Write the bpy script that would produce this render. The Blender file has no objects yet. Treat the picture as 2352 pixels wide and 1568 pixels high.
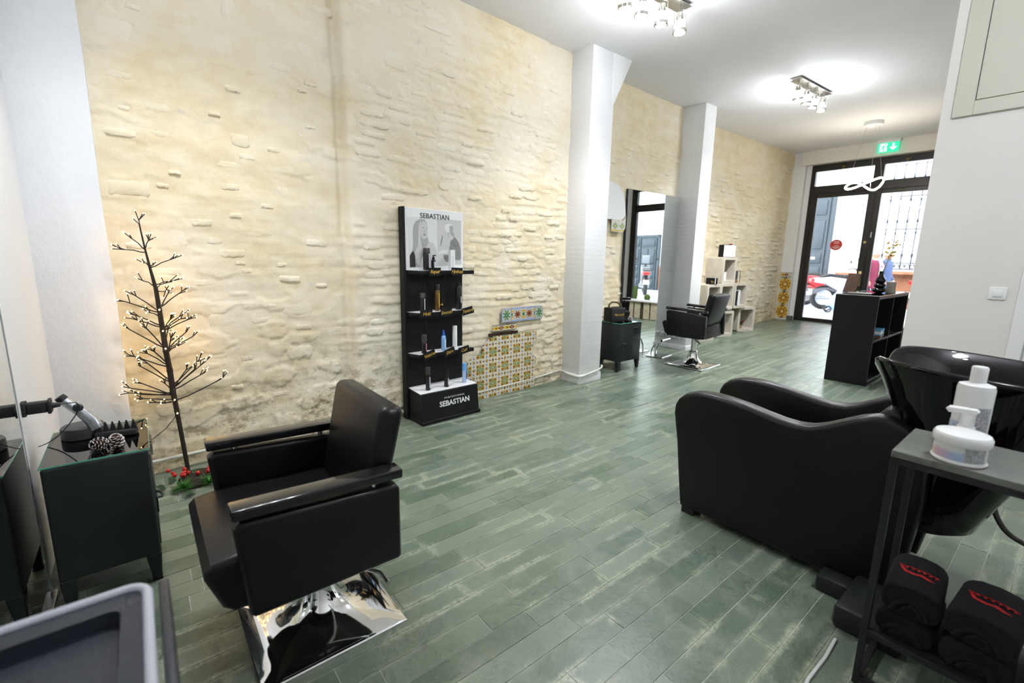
import bpy, bmesh, math, random
import numpy as np
from mathutils import Vector, Matrix
R = math.radians
SC = bpy.context.scene
COL = SC.collection
random.seed(7)

# ------------------------------------------------------------------ camera
FPX = 1054.28
CAMH = 1.45
yaw, pit, rol = R(50.9256), R(10.4045), R(1.01546)
fw = Vector((-math.sin(yaw) * math.cos(pit), math.cos(yaw) * math.cos(pit), -math.sin(pit)))
rt = Vector((math.cos(yaw), math.sin(yaw), 0))
up = rt.cross(fw)
rt2 = rt * math.cos(rol) + up * math.sin(rol)
up2 = up * math.cos(rol) - rt * math.sin(rol)
cam = bpy.data.cameras.new('camera')
camo = bpy.data.objects.new('camera', cam)
COL.objects.link(camo)
mw = Matrix((rt2, up2, -fw)).transposed().to_4x4()
mw.translation = (0, 0, CAMH)
camo.matrix_world = mw
cam.sensor_width = 36
cam.lens = FPX / 2352 * 36
cam.clip_start = 0.02
cam.clip_end = 200
cam.dof.use_dof = True
cam.dof.focus_distance = 2.9
cam.dof.aperture_fstop = 1.9
SC.camera = camo

# ------------------------------------------------------------------ sky, light, exposure
SC.view_settings.view_transform = 'Standard'
SC.view_settings.look = 'None'
SC.view_settings.gamma = 1
SC.view_settings.use_curve_mapping = False
SC.view_settings.exposure = 0.5
SC.cycles.max_bounces = 7
SC.cycles.diffuse_bounces = 3
SC.cycles.glossy_bounces = 4
SC.cycles.use_adaptive_sampling = True
SC.cycles.adaptive_threshold = 0.09
SC.cycles.adaptive_min_samples = 14
SC.cycles.use_denoising = True
SC.cycles.use_light_tree = False
SC.cycles.transparent_max_bounces = 8
SC.cycles.sample_clamp_indirect = 6
SC.cycles.caustics_reflective = False
SC.cycles.caustics_refractive = False
world = bpy.data.worlds.new('sky')
SC.world = world
world.use_nodes = True
bg = world.node_tree.nodes['Background']
bg.inputs[0].default_value = (0.86, 0.93, 1.0, 1)
bg.inputs[1].default_value = 7.5
SPOT_W = 17.0
FILL_W = 40.0
SPOT_COL = (0.90, 0.93, 1.0)


def proj(p):
    d = Vector(p) - Vector((0, 0, CAMH))
    zc = d.dot(fw)
    if zc < 0.05:
        return None
    return (1176 + FPX * d.dot(rt2) / zc, 784 - FPX * d.dot(up2) / zc, zc)


def fz(y):
    return max(0.0, (y - 3.9) * 0.0355)


# ------------------------------------------------------------------ node helpers
class NX:
    """tiny expression builder over shader math nodes"""
    def __init__(s, nt, sock):
        s.nt, s.s = nt, sock

    def _m(s, op, *a):
        n = s.nt.nodes.new('ShaderNodeMath')
        n.operation = op
        for i, v in enumerate((s,) + a):
            if isinstance(v, NX):
                s.nt.links.new(v.s, n.inputs[i])
            else:
                n.inputs[i].default_value = v
        return NX(s.nt, n.outputs[0])
    def __add__(s, o): return s._m('ADD', o)
    def __sub__(s, o): return s._m('SUBTRACT', o)
    def __mul__(s, o): return s._m('MULTIPLY', o)
    def __truediv__(s, o): return s._m('DIVIDE', o)
    def mn(s, o): return s._m('MINIMUM', o)
    def mx(s, o): return s._m('MAXIMUM', o)
    def ab(s): return s._m('ABSOLUTE')
    def lt(s, o): return s._m('LESS_THAN', o)
    def gt(s, o): return s._m('GREATER_THAN', o)
    def fr(s): return s._m('FRACT')
    def sq(s): return s._m('SQRT')
    def sin(s): return s._m('SINE')
    def at2(s, o): return s._m('ARCTAN2', o)
    def inv(s): return s * -1.0 + 1.0
    def ramp(s, a, b):
        n = s.nt.nodes.new('ShaderNodeMapRange')
        n.interpolation_type = 'SMOOTHSTEP'
        s.nt.links.new(s.s, n.inputs[0])
        n.inputs[1].default_value = a
        n.inputs[2].default_value = b
        return NX(s.nt, n.outputs[0])


def mixc(nt, f, a, b):
    n = nt.nodes.new('ShaderNodeMix')
    n.data_type = 'RGBA'
    for sock, v in ((n.inputs[0], f), (n.inputs[6], a), (n.inputs[7], b)):
        if isinstance(v, NX):
            nt.links.new(v.s, sock)
        elif isinstance(v, (int, float)):
            sock.default_value = v
        elif isinstance(v, tuple):
            sock.default_value = (*v[:3], 1)
        else:
            nt.links.new(v, sock)
    return n.outputs[2]


def noise(nt, vec, scale, detail=3, rough=.55, dist=0):
    n = nt.nodes.new('ShaderNodeTexNoise')
    if vec is not None:
        nt.links.new(vec, n.inputs['Vector'])
    n.inputs['Scale'].default_value = scale
    n.inputs['Detail'].default_value = detail
    n.inputs['Roughness'].default_value = rough
    n.inputs['Distortion'].default_value = dist
    return NX(nt, n.outputs[0])


def mapping(nt, vec, scale=(1, 1, 1), loc=(0, 0, 0)):
    n = nt.nodes.new('ShaderNodeMapping')
    nt.links.new(vec, n.inputs[0])
    n.inputs['Scale'].default_value = scale
    n.inputs['Location'].default_value = loc
    return n.outputs[0]


def geopos(nt):
    return nt.nodes.new('ShaderNodeNewGeometry').outputs['Position']


def texco(nt, k='Object'):
    return nt.nodes.new('ShaderNodeTexCoord').outputs[k]


def bump(nt, bs, h, strength=.3, dist=.01):
    n = nt.nodes.new('ShaderNodeBump')
    n.inputs['Strength'].default_value = strength
    n.inputs['Distance'].default_value = dist
    nt.links.new(h.s if isinstance(h, NX) else h, n.inputs['Height'])
    nt.links.new(n.outputs[0], bs.inputs['Normal'])


def newmat(name):
    m = bpy.data.materials.new(name)
    m.use_nodes = True
    nt = m.node_tree
    return m, nt, nt.nodes['Principled BSDF']


def S(r, g, b):
    """sRGB 0-255 to linear"""
    f = lambda c: (c / 255 / 12.92) if c <= 10 else ((c / 255 + .055) / 1.055) ** 2.4
    return (f(r), f(g), f(b))


def mat(name, col, rough=.5, metal=0, spec=.5, bmp=None, var=None, emit=None, coat=0, trans=0, ior=1.45):
    m, nt, b = newmat(name)
    b.inputs['Base Color'].default_value = (*col, 1)
    b.inputs['Roughness'].default_value = rough
    b.inputs['Metallic'].default_value = metal
    b.inputs['Specular IOR Level'].default_value = spec
    b.inputs['Coat Weight'].default_value = coat
    b.inputs['Coat Roughness'].default_value = .06
    b.inputs['Transmission Weight'].default_value = trans
    b.inputs['IOR'].default_value = ior
    if var or bmp:
        tc = texco(nt)
    if var:
        n = noise(nt, tc, var[0], 4, .6)
        dk = tuple(c * (1 - var[1]) for c in col)
        lt = tuple(min(1, c * (1 + var[1])) for c in col)
        nt.links.new(mixc(nt, n.ramp(.3, .7), dk, lt), b.inputs['Base Color'])
    if bmp:
        bump(nt, b, noise(nt, tc, bmp[0], 3, .6), bmp[1], bmp[2] if len(bmp) > 2 else .004)
    if emit:
        b.inputs['Emission Color'].default_value = (*emit[0], 1)
        b.inputs['Emission Strength'].default_value = emit[1]
    return m


MT = {}
MT['vinyl'] = mat('black_vinyl', (.006, .006, .0068), .36, spec=.36, bmp=(180, .12, .002))
MT['chrome'] = mat('chrome', (.82, .82, .82), .06, 1)
MT['steel'] = mat('brushed_steel', (.6, .6, .6), .28, 1, bmp=(90, .05))
MT['blackgloss'] = mat('black_lacquer', (.012, .012, .013), .16, coat=.4, bmp=(60, .08, .002))
MT['ceramic'] = mat('black_ceramic', (.003, .003, .0035), .05, spec=.5)
MT['blackmatte'] = mat('black_board', (.007, .007, .0075), .5, spec=.3, var=(30, .2))
MT['blackmetal'] = mat('black_powder_coat', (.015, .017, .017), .45, bmp=(250, .06))
MT['locker'] = mat('dark_green_grey_steel', (.015, .019, .020), .42, bmp=(120, .04))
MT['greytop'] = mat('grey_laminate', S(112, 114, 108), .3, var=(12, .08))
MT['white'] = mat('white_satin', (.82, .82, .81), .4)
MT['whitegloss'] = mat('white_plastic', (.84, .84, .83), .25)
MT['rubber'] = mat('black_rubber', (.012, .012, .012), .6)
MT['gold'] = mat('gold_print', (.75, .48, .1), .35, .6)
MT['cord'] = mat('dark_cord', (.02, .02, .02), .5)
MT['conduit'] = mat('painted_conduit', S(215, 212, 200), .45, bmp=(40, .2))


def plaster(name, col, sc=22, st=.25, var=.04, bricks=False):
    m, nt, b = newmat(name)
    p = geopos(nt)
    n1 = noise(nt, p, 1.7, 4, .6)
    nt.links.new(mixc(nt, n1.ramp(.3, .7), tuple(c * (1 - var) for c in col), tuple(min(1, c * (1 + var * .4)) for c in col)), b.inputs['Base Color'])
    h = noise(nt, p, sc, 5, .65) + noise(nt, p, sc * 5, 2, .6) * .3
    if bricks:
        pz = nt.nodes.new('ShaderNodeSeparateXYZ')
        nt.links.new(p, pz.inputs[0])
        z = NX(nt, pz.outputs[2]) + noise(nt, p, 3, 2) * .02
        h = h * .6 + ((z / .055).fr() - .5).ab().ramp(.36, .5) * -.3
    bump(nt, b, h, st, .006)
    b.inputs['Roughness'].default_value = .8
    b.inputs['Specular IOR Level'].default_value = .25
    return m


MT['paint'] = plaster('white_wall_paint', (.80, .80, .80), 20, .3, .03)
MT['paintcool'] = plaster('white_rough_plaster', (.80, .81, .82), 26, .55, .04)
MT['paintbrick'] = plaster('white_painted_brick', (.81, .81, .80), 30, .26, .03, True)
MT['ceil'] = plaster('ceiling_paint', (.86, .85, .855), 8, .08, .015)
MT['offwhite'] = plaster('warm_white_paint', (.74, .73, .69), 40, .12, .02)
MT['cream'] = plaster('cream_lintel_paint', (.80, .755, .69), 20, .1, .02)


def stone_material(name, ca, cb, cc):
    m, nt, b = newmat(name)
    p = geopos(nt)
    sep = nt.nodes.new('ShaderNodeSeparateXYZ')
    nt.links.new(p, sep.inputs[0])
    y, z = NX(nt, sep.outputs[1]), NX(nt, sep.outputs[2])
    st = mapping(nt, p, (1, 1, 1.9))
    big = noise(nt, p, .9, 4, .6, .4)
    mid = noise(nt, st, 4.5, 4, .62, .15)
    fine = noise(nt, p, 24, 5, .7)
    c = mixc(nt, mid.ramp(.30, .75), ca, cb)
    c = mixc(nt, big.ramp(.38, .66) * .8, c, cc)
    grey = noise(nt, mapping(nt, p, (1, 1, 1.6), (3, 7, 1)), 2.6, 4, .6).ramp(.62, .72) * noise(nt, p, 14, 4, .7).ramp(.42, .6)
    c = mixc(nt, grey * .6, c, (.60, .57, .50))
    # ochre bleeding through, and earthy wear low down where the limewash has gone
    och = noise(nt, mapping(nt, p, (1, 1, 2.6), (1, 2, 9)), 6, 4, .65).ramp(.6, .75)
    c = mixc(nt, och * .35, c, (.66, .48, .22))
    lowm = (z + noise(nt, p, 2.2, 3) * .9).ramp(1.45, .55)
    wear = noise(nt, mapping(nt, p, (1, 1, 1.6), (5, 1, 3)), 7.5, 5, .75, 0).ramp(.48, .62)
    c = mixc(nt, lowm * wear * .85, c, (.36, .29, .18))
    red = noise(nt, mapping(nt, p, (1, 1, 1.5), (2, 4, 4)), 9, 4, .6).ramp(.68, .76)
    c = mixc(nt, red * lowm * .7, c, (.42, .20, .09))
    gr2 = noise(nt, mapping(nt, p, (1, 1, 1.5), (8, 3, 2)), 11, 5, .7).ramp(.60, .72)
    c = mixc(nt, gr2 * lowm * .6, c, (.26, .255, .22))
    nt.links.new(c, b.inputs['Base Color'])
    h = mid * .9 + fine * .5 + noise(nt, p, 75, 3, .6) * .22
    bump(nt, b, h, .42, .010)
    b.inputs['Roughness'].default_value = .88
    b.inputs['Specular IOR Level'].default_value = .15
    return m


MT['stone'] = stone_material('limewashed_mortar', (.75, .625, .40), (.825, .74, .545), (.845, .785, .64))
MT['stoneface'] = stone_material('limewashed_brick', (.77, .66, .445), (.84, .765, .59), (.86, .805, .675))


def slate_material():
    m, nt, b = newmat('green_slate')
    p = geopos(nt)
    uv = nt.nodes.new('ShaderNodeUVMap')
    uv.uv_map = 'UVMap'
    sep = nt.nodes.new('ShaderNodeSeparateXYZ')
    nt.links.new(uv.outputs[0], sep.inputs[0])
    u, v = NX(nt, sep.outputs[0]), NX(nt, sep.outputs[1])
    def attr(k):
        a = nt.nodes.new('ShaderNodeAttribute')
        a.attribute_name = k
        return NX(nt, a.outputs['Fac'])
    rnd, ln = attr('rnd'), attr('plen')
    base = mixc(nt, rnd.ramp(0, 1), (.102, .142, .097), (.176, .218, .160))
    n1 = noise(nt, p, 4.0, 5, .62, .5)
    base = mixc(nt, n1.ramp(.42, .7) * .75, base, (.205, .235, .178))
    n2 = noise(nt, mapping(nt, p, (1, 1, 1), (4, 9, 0)), 2.4, 4, .6)
    base = mixc(nt, n2.ramp(.5, .72) * .55, base, (.120, .165, .155))
    n3 = noise(nt, mapping(nt, p, (1, 1, 1), (1, 3, 0)), 7, 5, .7)
    base = mixc(nt, n3.ramp(.56, .76) * .45, base, (.145, .145, .085))
    ed = (v.mn(v.inv()) * .104)
    ee = (u.mn(ln - u))
    nn = noise(nt, p, 16, 4, .65)
    mask = noise(nt, mapping(nt, p, (1, .55, 1), (7, 2, 0)), 3.2, 3, .62).ramp(.45, .62)
    wob = (nn - .5) * .045
    side = (ed + wob).ramp(.026, .002)
    endm = (ee + wob).ramp(.032, .002)
    pale = side.mx(endm) * mask * noise(nt, p, 60, 3, .7).ramp(.25, .6)
    base = mixc(nt, pale * .75, base, (.42, .45, .33))
    vein = noise(nt, mapping(nt, p, (2.2, .8, 1), (0, 0, 5)), 9, 5, .75, 1.2)
    vm = (vein - .5).ab().ramp(.018, .0) * mask
    base = mixc(nt, vm * .22, base, (.34, .38, .28))
    nt.links.new(base, b.inputs['Base Color'])
    h = noise(nt, p, 13, 5, .6) + noise(nt, p, 60, 3, .6) * .25
    bump(nt, b, h, .22, .006)
    ro = n1 * .22 + .21
    nt.links.new(ro.s, b.inputs['Roughness'])
    b.inputs['Specular IOR Level'].default_value = .5
    return m


MT['slate'] = slate_material()
MT['grout'] = mat('pale_grout', S(176, 180, 166), .85, var=(14, .2))


def glass_material(name, tint=(1, 1, 1), ior=1.45):
    m = bpy.data.materials.new(name)
    m.use_nodes = True
    nt = m.node_tree
    nt.nodes.clear()
    out = nt.nodes.new('ShaderNodeOutputMaterial')
    tr = nt.nodes.new('ShaderNodeBsdfTransparent')
    tr.inputs[0].default_value = (*tint, 1)
    gl = nt.nodes.new('ShaderNodeBsdfGlossy')
    gl.inputs['Roughness'].default_value = .01
    fr = nt.nodes.new('ShaderNodeFresnel')
    fr.inputs[0].default_value = ior
    mx = nt.nodes.new('ShaderNodeMixShader')
    nt.links.new(fr.outputs[0], mx.inputs[0])
    nt.links.new(tr.outputs[0], mx.inputs[1])
    nt.links.new(gl.outputs[0], mx.inputs[2])
    nt.links.new(mx.outputs[0], out.inputs[0])
    return m


MT['glass'] = glass_material('clear_glass', (.97, .98, .98))
MT['glassedge'] = mat('green_glass_edge', (.16, .55, .38), .15)
MT['glasstop'] = glass_material('grey_glass_top', (.80, .86, .84), 2.6)
MT['mirror'] = mat('mirror_silver', (.86, .90, .89), .0, 1)


# ------------------------------------------------------------------ mesh helpers
class G:
    def __init__(s):
        s.bm = bmesh.new()

    def _take(s, b2, M=None):
        if M is not None:
            bmesh.ops.transform(b2, matrix=M, verts=b2.verts)
        me = bpy.data.meshes.new('t')
        b2.to_mesh(me)
        b2.free()
        s.bm.from_mesh(me)
        bpy.data.meshes.remove(me)
        return s

    def box(s, x0, x1, y0, y1, z0, z1, bev=0, seg=2, M=None):
        b = bmesh.new()
        bmesh.ops.create_cube(b, size=1)
        bmesh.ops.scale(b, vec=(abs(x1 - x0), abs(y1 - y0), abs(z1 - z0)), verts=b.verts)
        bmesh.ops.translate(b, vec=((x0 + x1) / 2, (y0 + y1) / 2, (z0 + z1) / 2), verts=b.verts)
        if bev:
            bmesh.ops.bevel(b, geom=b.edges[:], offset=bev, segments=seg, profile=.5, affect='EDGES', clamp_overlap=True)
        return s._take(b, M)

    def hexa(s, p, bev=0, seg=2, M=None):
        b = bmesh.new()
        v = [b.verts.new(q) for q in p]
        for f in ((3, 2, 1, 0), (4, 5, 6, 7), (0, 1, 5, 4), (1, 2, 6, 5), (2, 3, 7, 6), (3, 0, 4, 7)):
            b.faces.new([v[i] for i in f])
        bmesh.ops.recalc_face_normals(b, faces=b.faces)
        if bev:
            bmesh.ops.bevel(b, geom=b.edges[:], offset=bev, segments=seg, profile=.5, affect='EDGES', clamp_overlap=True)
        return s._take(b, M)

    def lathe(s, prof, n=24, c=(0, 0, 0), M=None, sx=1, sy=1):
        b = bmesh.new()
        rings = []
        for r, z in prof:
            if r < 1e-6:
                rings.append([b.verts.new((c[0], c[1], c[2] + z))])
            else:
                rings.append([b.verts.new((c[0] + sx * r * math.cos(2 * math.pi * i / n), c[1] + sy * r * math.sin(2 * math.pi * i / n), c[2] + z)) for i in range(n)])
        for a, q in zip(rings, rings[1:]):
            for i in range(n):
                j = (i + 1) % n
                if len(a) == 1 and len(q) == 1:
                    continue
                if len(a) == 1:
                    b.faces.new((a[0], q[i], q[j]))
                elif len(q) == 1:
                    b.faces.new((a[i], q[0], a[j]))
                else:
                    b.faces.new((a[i], q[i], q[j], a[j]))
        if len(rings[0]) > 1:
            b.faces.new(rings[0])
        if len(rings[-1]) > 1:
            b.faces.new(rings[-1])
        bmesh.ops.recalc_face_normals(b, faces=b.faces)
        return s._take(b, M)

    def cyl(s, p0, p1, r0, r1=None, n=14):
        p0, p1 = Vector(p0), Vector(p1)
        d = p1 - p0
        q = d.to_track_quat('Z', 'Y').to_matrix().to_4x4()
        q.translation = p0
        r1 = r0 if r1 is None else r1
        return s.lathe([(r0, 0), (r1, d.length)], n, M=q)

    def tube(s, pts, r, n=8, closed=False):
        b = bmesh.new()
        P = [Vector(p) for p in pts]
        N = len(P)
        rr = r if isinstance(r, (list, tuple)) else [r] * N
        ups = None
        rings = []
        for i in range(N):
            if closed:
                t = P[(i + 1) % N] - P[i - 1]
            else:
                t = P[min(i + 1, N - 1)] - P[max(i - 1, 0)]
            t.normalize()
            if ups is None:
                ups = t.orthogonal().normalized()
            else:
                ups = (ups - t * ups.dot(t))
                if ups.length < 1e-6:
                    ups = t.orthogonal()
                ups.normalize()
            sd = t.cross(ups)
            rings.append([b.verts.new(P[i] + (ups * math.cos(2 * math.pi * k / n) + sd * math.sin(2 * math.pi * k / n)) * rr[i]) for k in range(n)])
        for i in range(N if closed else N - 1):
            a, q = rings[i], rings[(i + 1) % N]
            for k in range(n):
                j = (k + 1) % n
                b.faces.new((a[k], a[j], q[j], q[k]))
        if not closed:
            b.faces.new(rings[0])
            b.faces.new(rings[-1])
        bmesh.ops.recalc_face_normals(b, faces=b.faces)
        return s._take(b)

    def prism(s, pts, a, c, axis='y', bev=0, seg=2, M=None):
        """outline of 2-D points extruded along an axis from a to c"""
        b = bmesh.new()
        def mk(p, w):
            return {'y': (p[0], w, p[1]), 'x': (w, p[0], p[1]), 'z': (p[0], p[1], w)}[axis]
        v0 = [b.verts.new(mk(p, a)) for p in pts]
        v1 = [b.verts.new(mk(p, c)) for p in pts]
        n = len(pts)
        b.faces.new(v0)
        b.faces.new(v1)
        for i in range(n):
            j = (i + 1) % n
            b.faces.new((v0[i], v0[j], v1[j], v1[i]))
        bmesh.ops.recalc_face_normals(b, faces=b.faces)
        if bev:
            ed = [e for e in b.edges if len({round(v.co['xyz'.index(axis)], 6) for v in e.verts}) == 1]
            bmesh.ops.bevel(b, geom=ed, offset=bev, segments=seg, profile=.5, affect='EDGES', clamp_overlap=True)
        return s._take(b, M)

    def ball(s, c, r, n=12, m=8, sc=(1, 1, 1), M=None):
        b = bmesh.new()
        bmesh.ops.create_uvsphere(b, u_segments=n, v_segments=m, radius=r)
        bmesh.ops.scale(b, vec=sc, verts=b.verts)
        bmesh.ops.translate(b, vec=c, verts=b.verts)
        return s._take(b, M)

    def grid(s, rows, closed_u=False, closed_v=False):
        """rows of points -> quads"""
        b = bmesh.new()
        V = [[b.verts.new(p) for p in row] for row in rows]
        m, n = len(V), len(V[0])
        for i in range(m if closed_v else m - 1):
            for j in range(n if closed_u else n - 1):
                b.faces.new((V[i][j], V[i][(j + 1) % n], V[(i + 1) % m][(j + 1) % n], V[(i + 1) % m][j]))
        return s._take(b)

    def poly(s, pts):
        b = bmesh.new()
        b.faces.new([b.verts.new(p) for p in pts])
        return s._take(b)


def obj(name, g, m, parent=None, loc=(0, 0, 0), rot=(0, 0, 0), smooth=35, recalc=False):
    me = bpy.data.meshes.new(name)
    if recalc:
        bmesh.ops.recalc_face_normals(g.bm, faces=g.bm.faces)
    g.bm.to_mesh(me)
    g.bm.free()
    if smooth:
        me.polygons.foreach_set('use_smooth', [True] * len(me.polygons))
        me.set_sharp_from_angle(angle=R(smooth))
    me.materials.append(MT[m] if isinstance(m, str) else m)
    o = bpy.data.objects.new(name, me)
    COL.objects.link(o)
    o.location = loc
    o.rotation_euler = rot
    o.parent = parent
    return o


def obj_me(name, me, parent=None, M=None):
    o = bpy.data.objects.new(name, me)
    COL.objects.link(o)
    o.parent = parent
    if M is not None:
        o.matrix_local = M
    return o


def tag(o, label, cat, group=None):
    o['label'] = label
    o['category'] = cat
    if group:
        o['group'] = group
    return o


def thing(name, label, cat, loc=(0, 0, 0), rz=0, group=None):
    o = bpy.data.objects.new(name, None)
    o.empty_display_size = .1
    COL.objects.link(o)
    o.location = loc
    o.rotation_euler = (0, 0, R(rz))
    return tag(o, label, cat, group)


def struct(name, g, m, parent=None, label=None, smooth=35):
    o = obj(name, g, m, parent, smooth=smooth)
    if parent is None:
        o['kind'] = 'structure'
    if label:
        o['label'] = label
    return o


def dup(root, loc, rz, label=None, group=None):
    r = root.copy()
    COL.objects.link(r)
    r.location = loc
    r.rotation_euler = (0, 0, R(rz))
    if label:
        r['label'] = label
    if group:
        r['group'] = group
    for ch in list(root.children):
        c = ch.copy()
        COL.objects.link(c)
        c.parent = r
        for gch in list(ch.children):
            d = gch.copy()
            COL.objects.link(d)
            d.parent = c
    return r


def text(name, s, size, m, parent, M, ext=.0006, shear=0, align='CENTER', spacing=1.0, bold=0):
    cu = bpy.data.curves.new('t', 'FONT')
    cu.body = s
    cu.size = size
    cu.extrude = ext
    cu.shear = shear
    cu.align_x = align
    cu.align_y = 'CENTER'
    cu.space_character = spacing
    cu.offset = bold
    cu.resolution_u = 3
    to = bpy.data.objects.new('t', cu)
    COL.objects.link(to)
    dg = bpy.context.evaluated_depsgraph_get()
    me = bpy.data.meshes.new_from_object(to.evaluated_get(dg))
    bpy.data.objects.remove(to)
    bpy.data.curves.remove(cu)
    me.name = name
    me.materials.clear()
    me.materials.append(MT[m] if isinstance(m, str) else m)
    o = bpy.data.objects.new(name, me)
    COL.objects.link(o)
    o.parent = parent
    o.matrix_local = M
    return o


def smooth_path(P, n=6):
    P = [Vector(p) for p in P]
    Q = [P[0] * 2 - P[1]] + P + [P[-1] * 2 - P[-2]]
    out = []
    for i in range(1, len(Q) - 2):
        for k in range(n):
            t = k / n
            a, b, c, d = Q[i - 1], Q[i], Q[i + 1], Q[i + 2]
            out.append(.5 * ((2 * b) + (c - a) * t + (2 * a - 5 * b + 4 * c - d) * t * t + (3 * b - a - 3 * c + d) * t ** 3))
    return out + [P[-1]]


def face_m(x, y, z, tilt=0):
    """matrix: text plane standing upright, facing local -y"""
    return Matrix.Translation((x, y, z)) @ Matrix.Rotation(R(90 + tilt), 4, 'X')


# numpy value noise
_rs = np.random.RandomState(3)
_tab = _rs.rand(256, 256)


def vn(x, y):
    xi, yi = np.floor(x).astype(int), np.floor(y).astype(int)
    fx, fy = x - xi, y - yi
    fx, fy = fx * fx * (3 - 2 * fx), fy * fy * (3 - 2 * fy)
    g = lambda a, b: _tab[a % 256, b % 256]
    return (g(xi, yi) * (1 - fx) + g(xi + 1, yi) * fx) * (1 - fy) + (g(xi, yi + 1) * (1 - fx) + g(xi + 1, yi + 1) * fx) * fy


def fbm(x, y, o=4):
    t, a, s = 0, .5, 0
    for i in range(o):
        t = t + a * vn(x * 2 ** i + 17 * i, y * 2 ** i + 31 * i)
        s += a
        a *= .5
    return t / s


# ================================================================== STRUCTURE
CZ = 3.62
# ---- floor: grout bed + slate planks
FX0, FX1, FY0, FY1 = -4.45, 1.45, -.46, 10.86
g = G()
ys = [FY0, 3.9, FY1]
g.grid([[(x, y, fz(y) - .0022) for x in (FX0, FX1)] for y in ys])
floor = struct('floor', g, 'grout')


def plank_geo(x0, x1, y0, y1, dz):
    gp = .0012
    ch = .0010
    t = lambda x, y, o: (x, y, fz(y) + dz + o)
    v = [t(x0 + gp, y0 + gp, -.003), t(x1 - gp, y0 + gp, -.003), t(x1 - gp, y1 - gp, -.003), t(x0 + gp, y1 - gp, -.003),
         t(x0 + gp + ch, y0 + gp + ch, 0), t(x1 - gp - ch, y0 + gp + ch, 0), t(x1 - gp - ch, y1 - gp - ch, 0), t(x0 + gp + ch, y1 - gp - ch, 0)]
    f = [(4, 5, 6, 7), (0, 1, 5, 4), (1, 2, 6, 5), (2, 3, 7, 6), (3, 0, 4, 7)]
    return v, f


rows = []
W = .1052
k = 0
x = -1.574 - math.ceil((-1.574 - FX0) / W) * W
rr = random.Random(11)
while x < FX1:
    y = FY0 - rr.random() * .5
    while y < FY1:
        L = rr.choice((.42, .5, .58, .62, .66, .74))
        y0, y1 = max(y, FY0), min(y + L, FY1)
        if y1 - y0 > .05:
            rows.append((max(x, FX0), min(x + W, FX1), y0, y1, y1 - y0))
        y += L
    x += W


def scr_area(x0, x1, y0, y1):
    q = [proj((a, b, fz(b))) for a, b in ((x0, y0), (x1, y0), (x1, y1), (x0, y1))]
    if any(p is None for p in q):
        return 0
    cx, cy = sum(p[0] for p in q) / 4, sum(p[1] for p in q) / 4
    if not (-30 < cx < 2382 and -30 < cy < 1600):
        return 0
    return abs(sum(q[i][0] * q[(i + 1) % 4][1] - q[(i + 1) % 4][0] * q[i][1] for i in range(4))) / 2


def hidden(x0, x1, y0, y1):
    cx, cy = (x0 + x1) / 2, (y0 + y1) / 2
    return (-1.25 < cx < .2 and 2.42 < cy < 4.2) or cx < -3.72 or (-2.9 < cx < -2.4 and cy < 0) or (cx < -2.55 and cy < -.1)


order = sorted(range(len(rows)), key=lambda i: -(0 if hidden(*rows[i][:4]) else scr_area(*rows[i][:4])))
single = set(order[:300])


def mesh_planks(name, idx):
    V, F, uv, rn, pl = [], [], [], [], []
    for i in idx:
        x0, x1, y0, y1, L = rows[i]
        rg = random.Random(i * 13 + 5)
        v, f = plank_geo(x0, x1, y0, y1, rg.uniform(-.0008, .0008))
        o = len(V)
        V += v
        F += [tuple(a + o for a in q) for q in f]
        r1 = rg.random()
        rn += [r1] * 8
        pl += [L] * 8
        uv += [((p[1] - y0), (p[0] - x0) / (x1 - x0)) for p in v]
    me = bpy.data.meshes.new(name)
    me.from_pydata(V, [], F)
    a = me.attributes.new('rnd', 'FLOAT', 'POINT')
    a.data.foreach_set('value', rn)
    a = me.attributes.new('plen', 'FLOAT', 'POINT')
    a.data.foreach_set('value', pl)
    ul = me.uv_layers.new(name='UVMap')
    li = np.zeros(len(me.loops), dtype=int)
    me.loops.foreach_get('vertex_index', li)
    ul.data.foreach_set('uv', np.array(uv)[li].ravel())
    me.materials.append(MT['slate'])
    return me


for i in sorted(single):
    obj_me('slate_plank', mesh_planks('slate_plank', [i]), floor)
rest = [i for i in range(len(rows)) if i not in single]
fr_ = obj_me('slate_planking', mesh_planks('slate_planking', rest), floor)
fr_['kind'] = 'stuff'

# ---- ceiling
g = G()
g.box(-4.6, 1.6, -.6, 11.2, CZ, CZ + .2)
struct('ceiling', g, 'ceil')

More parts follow.
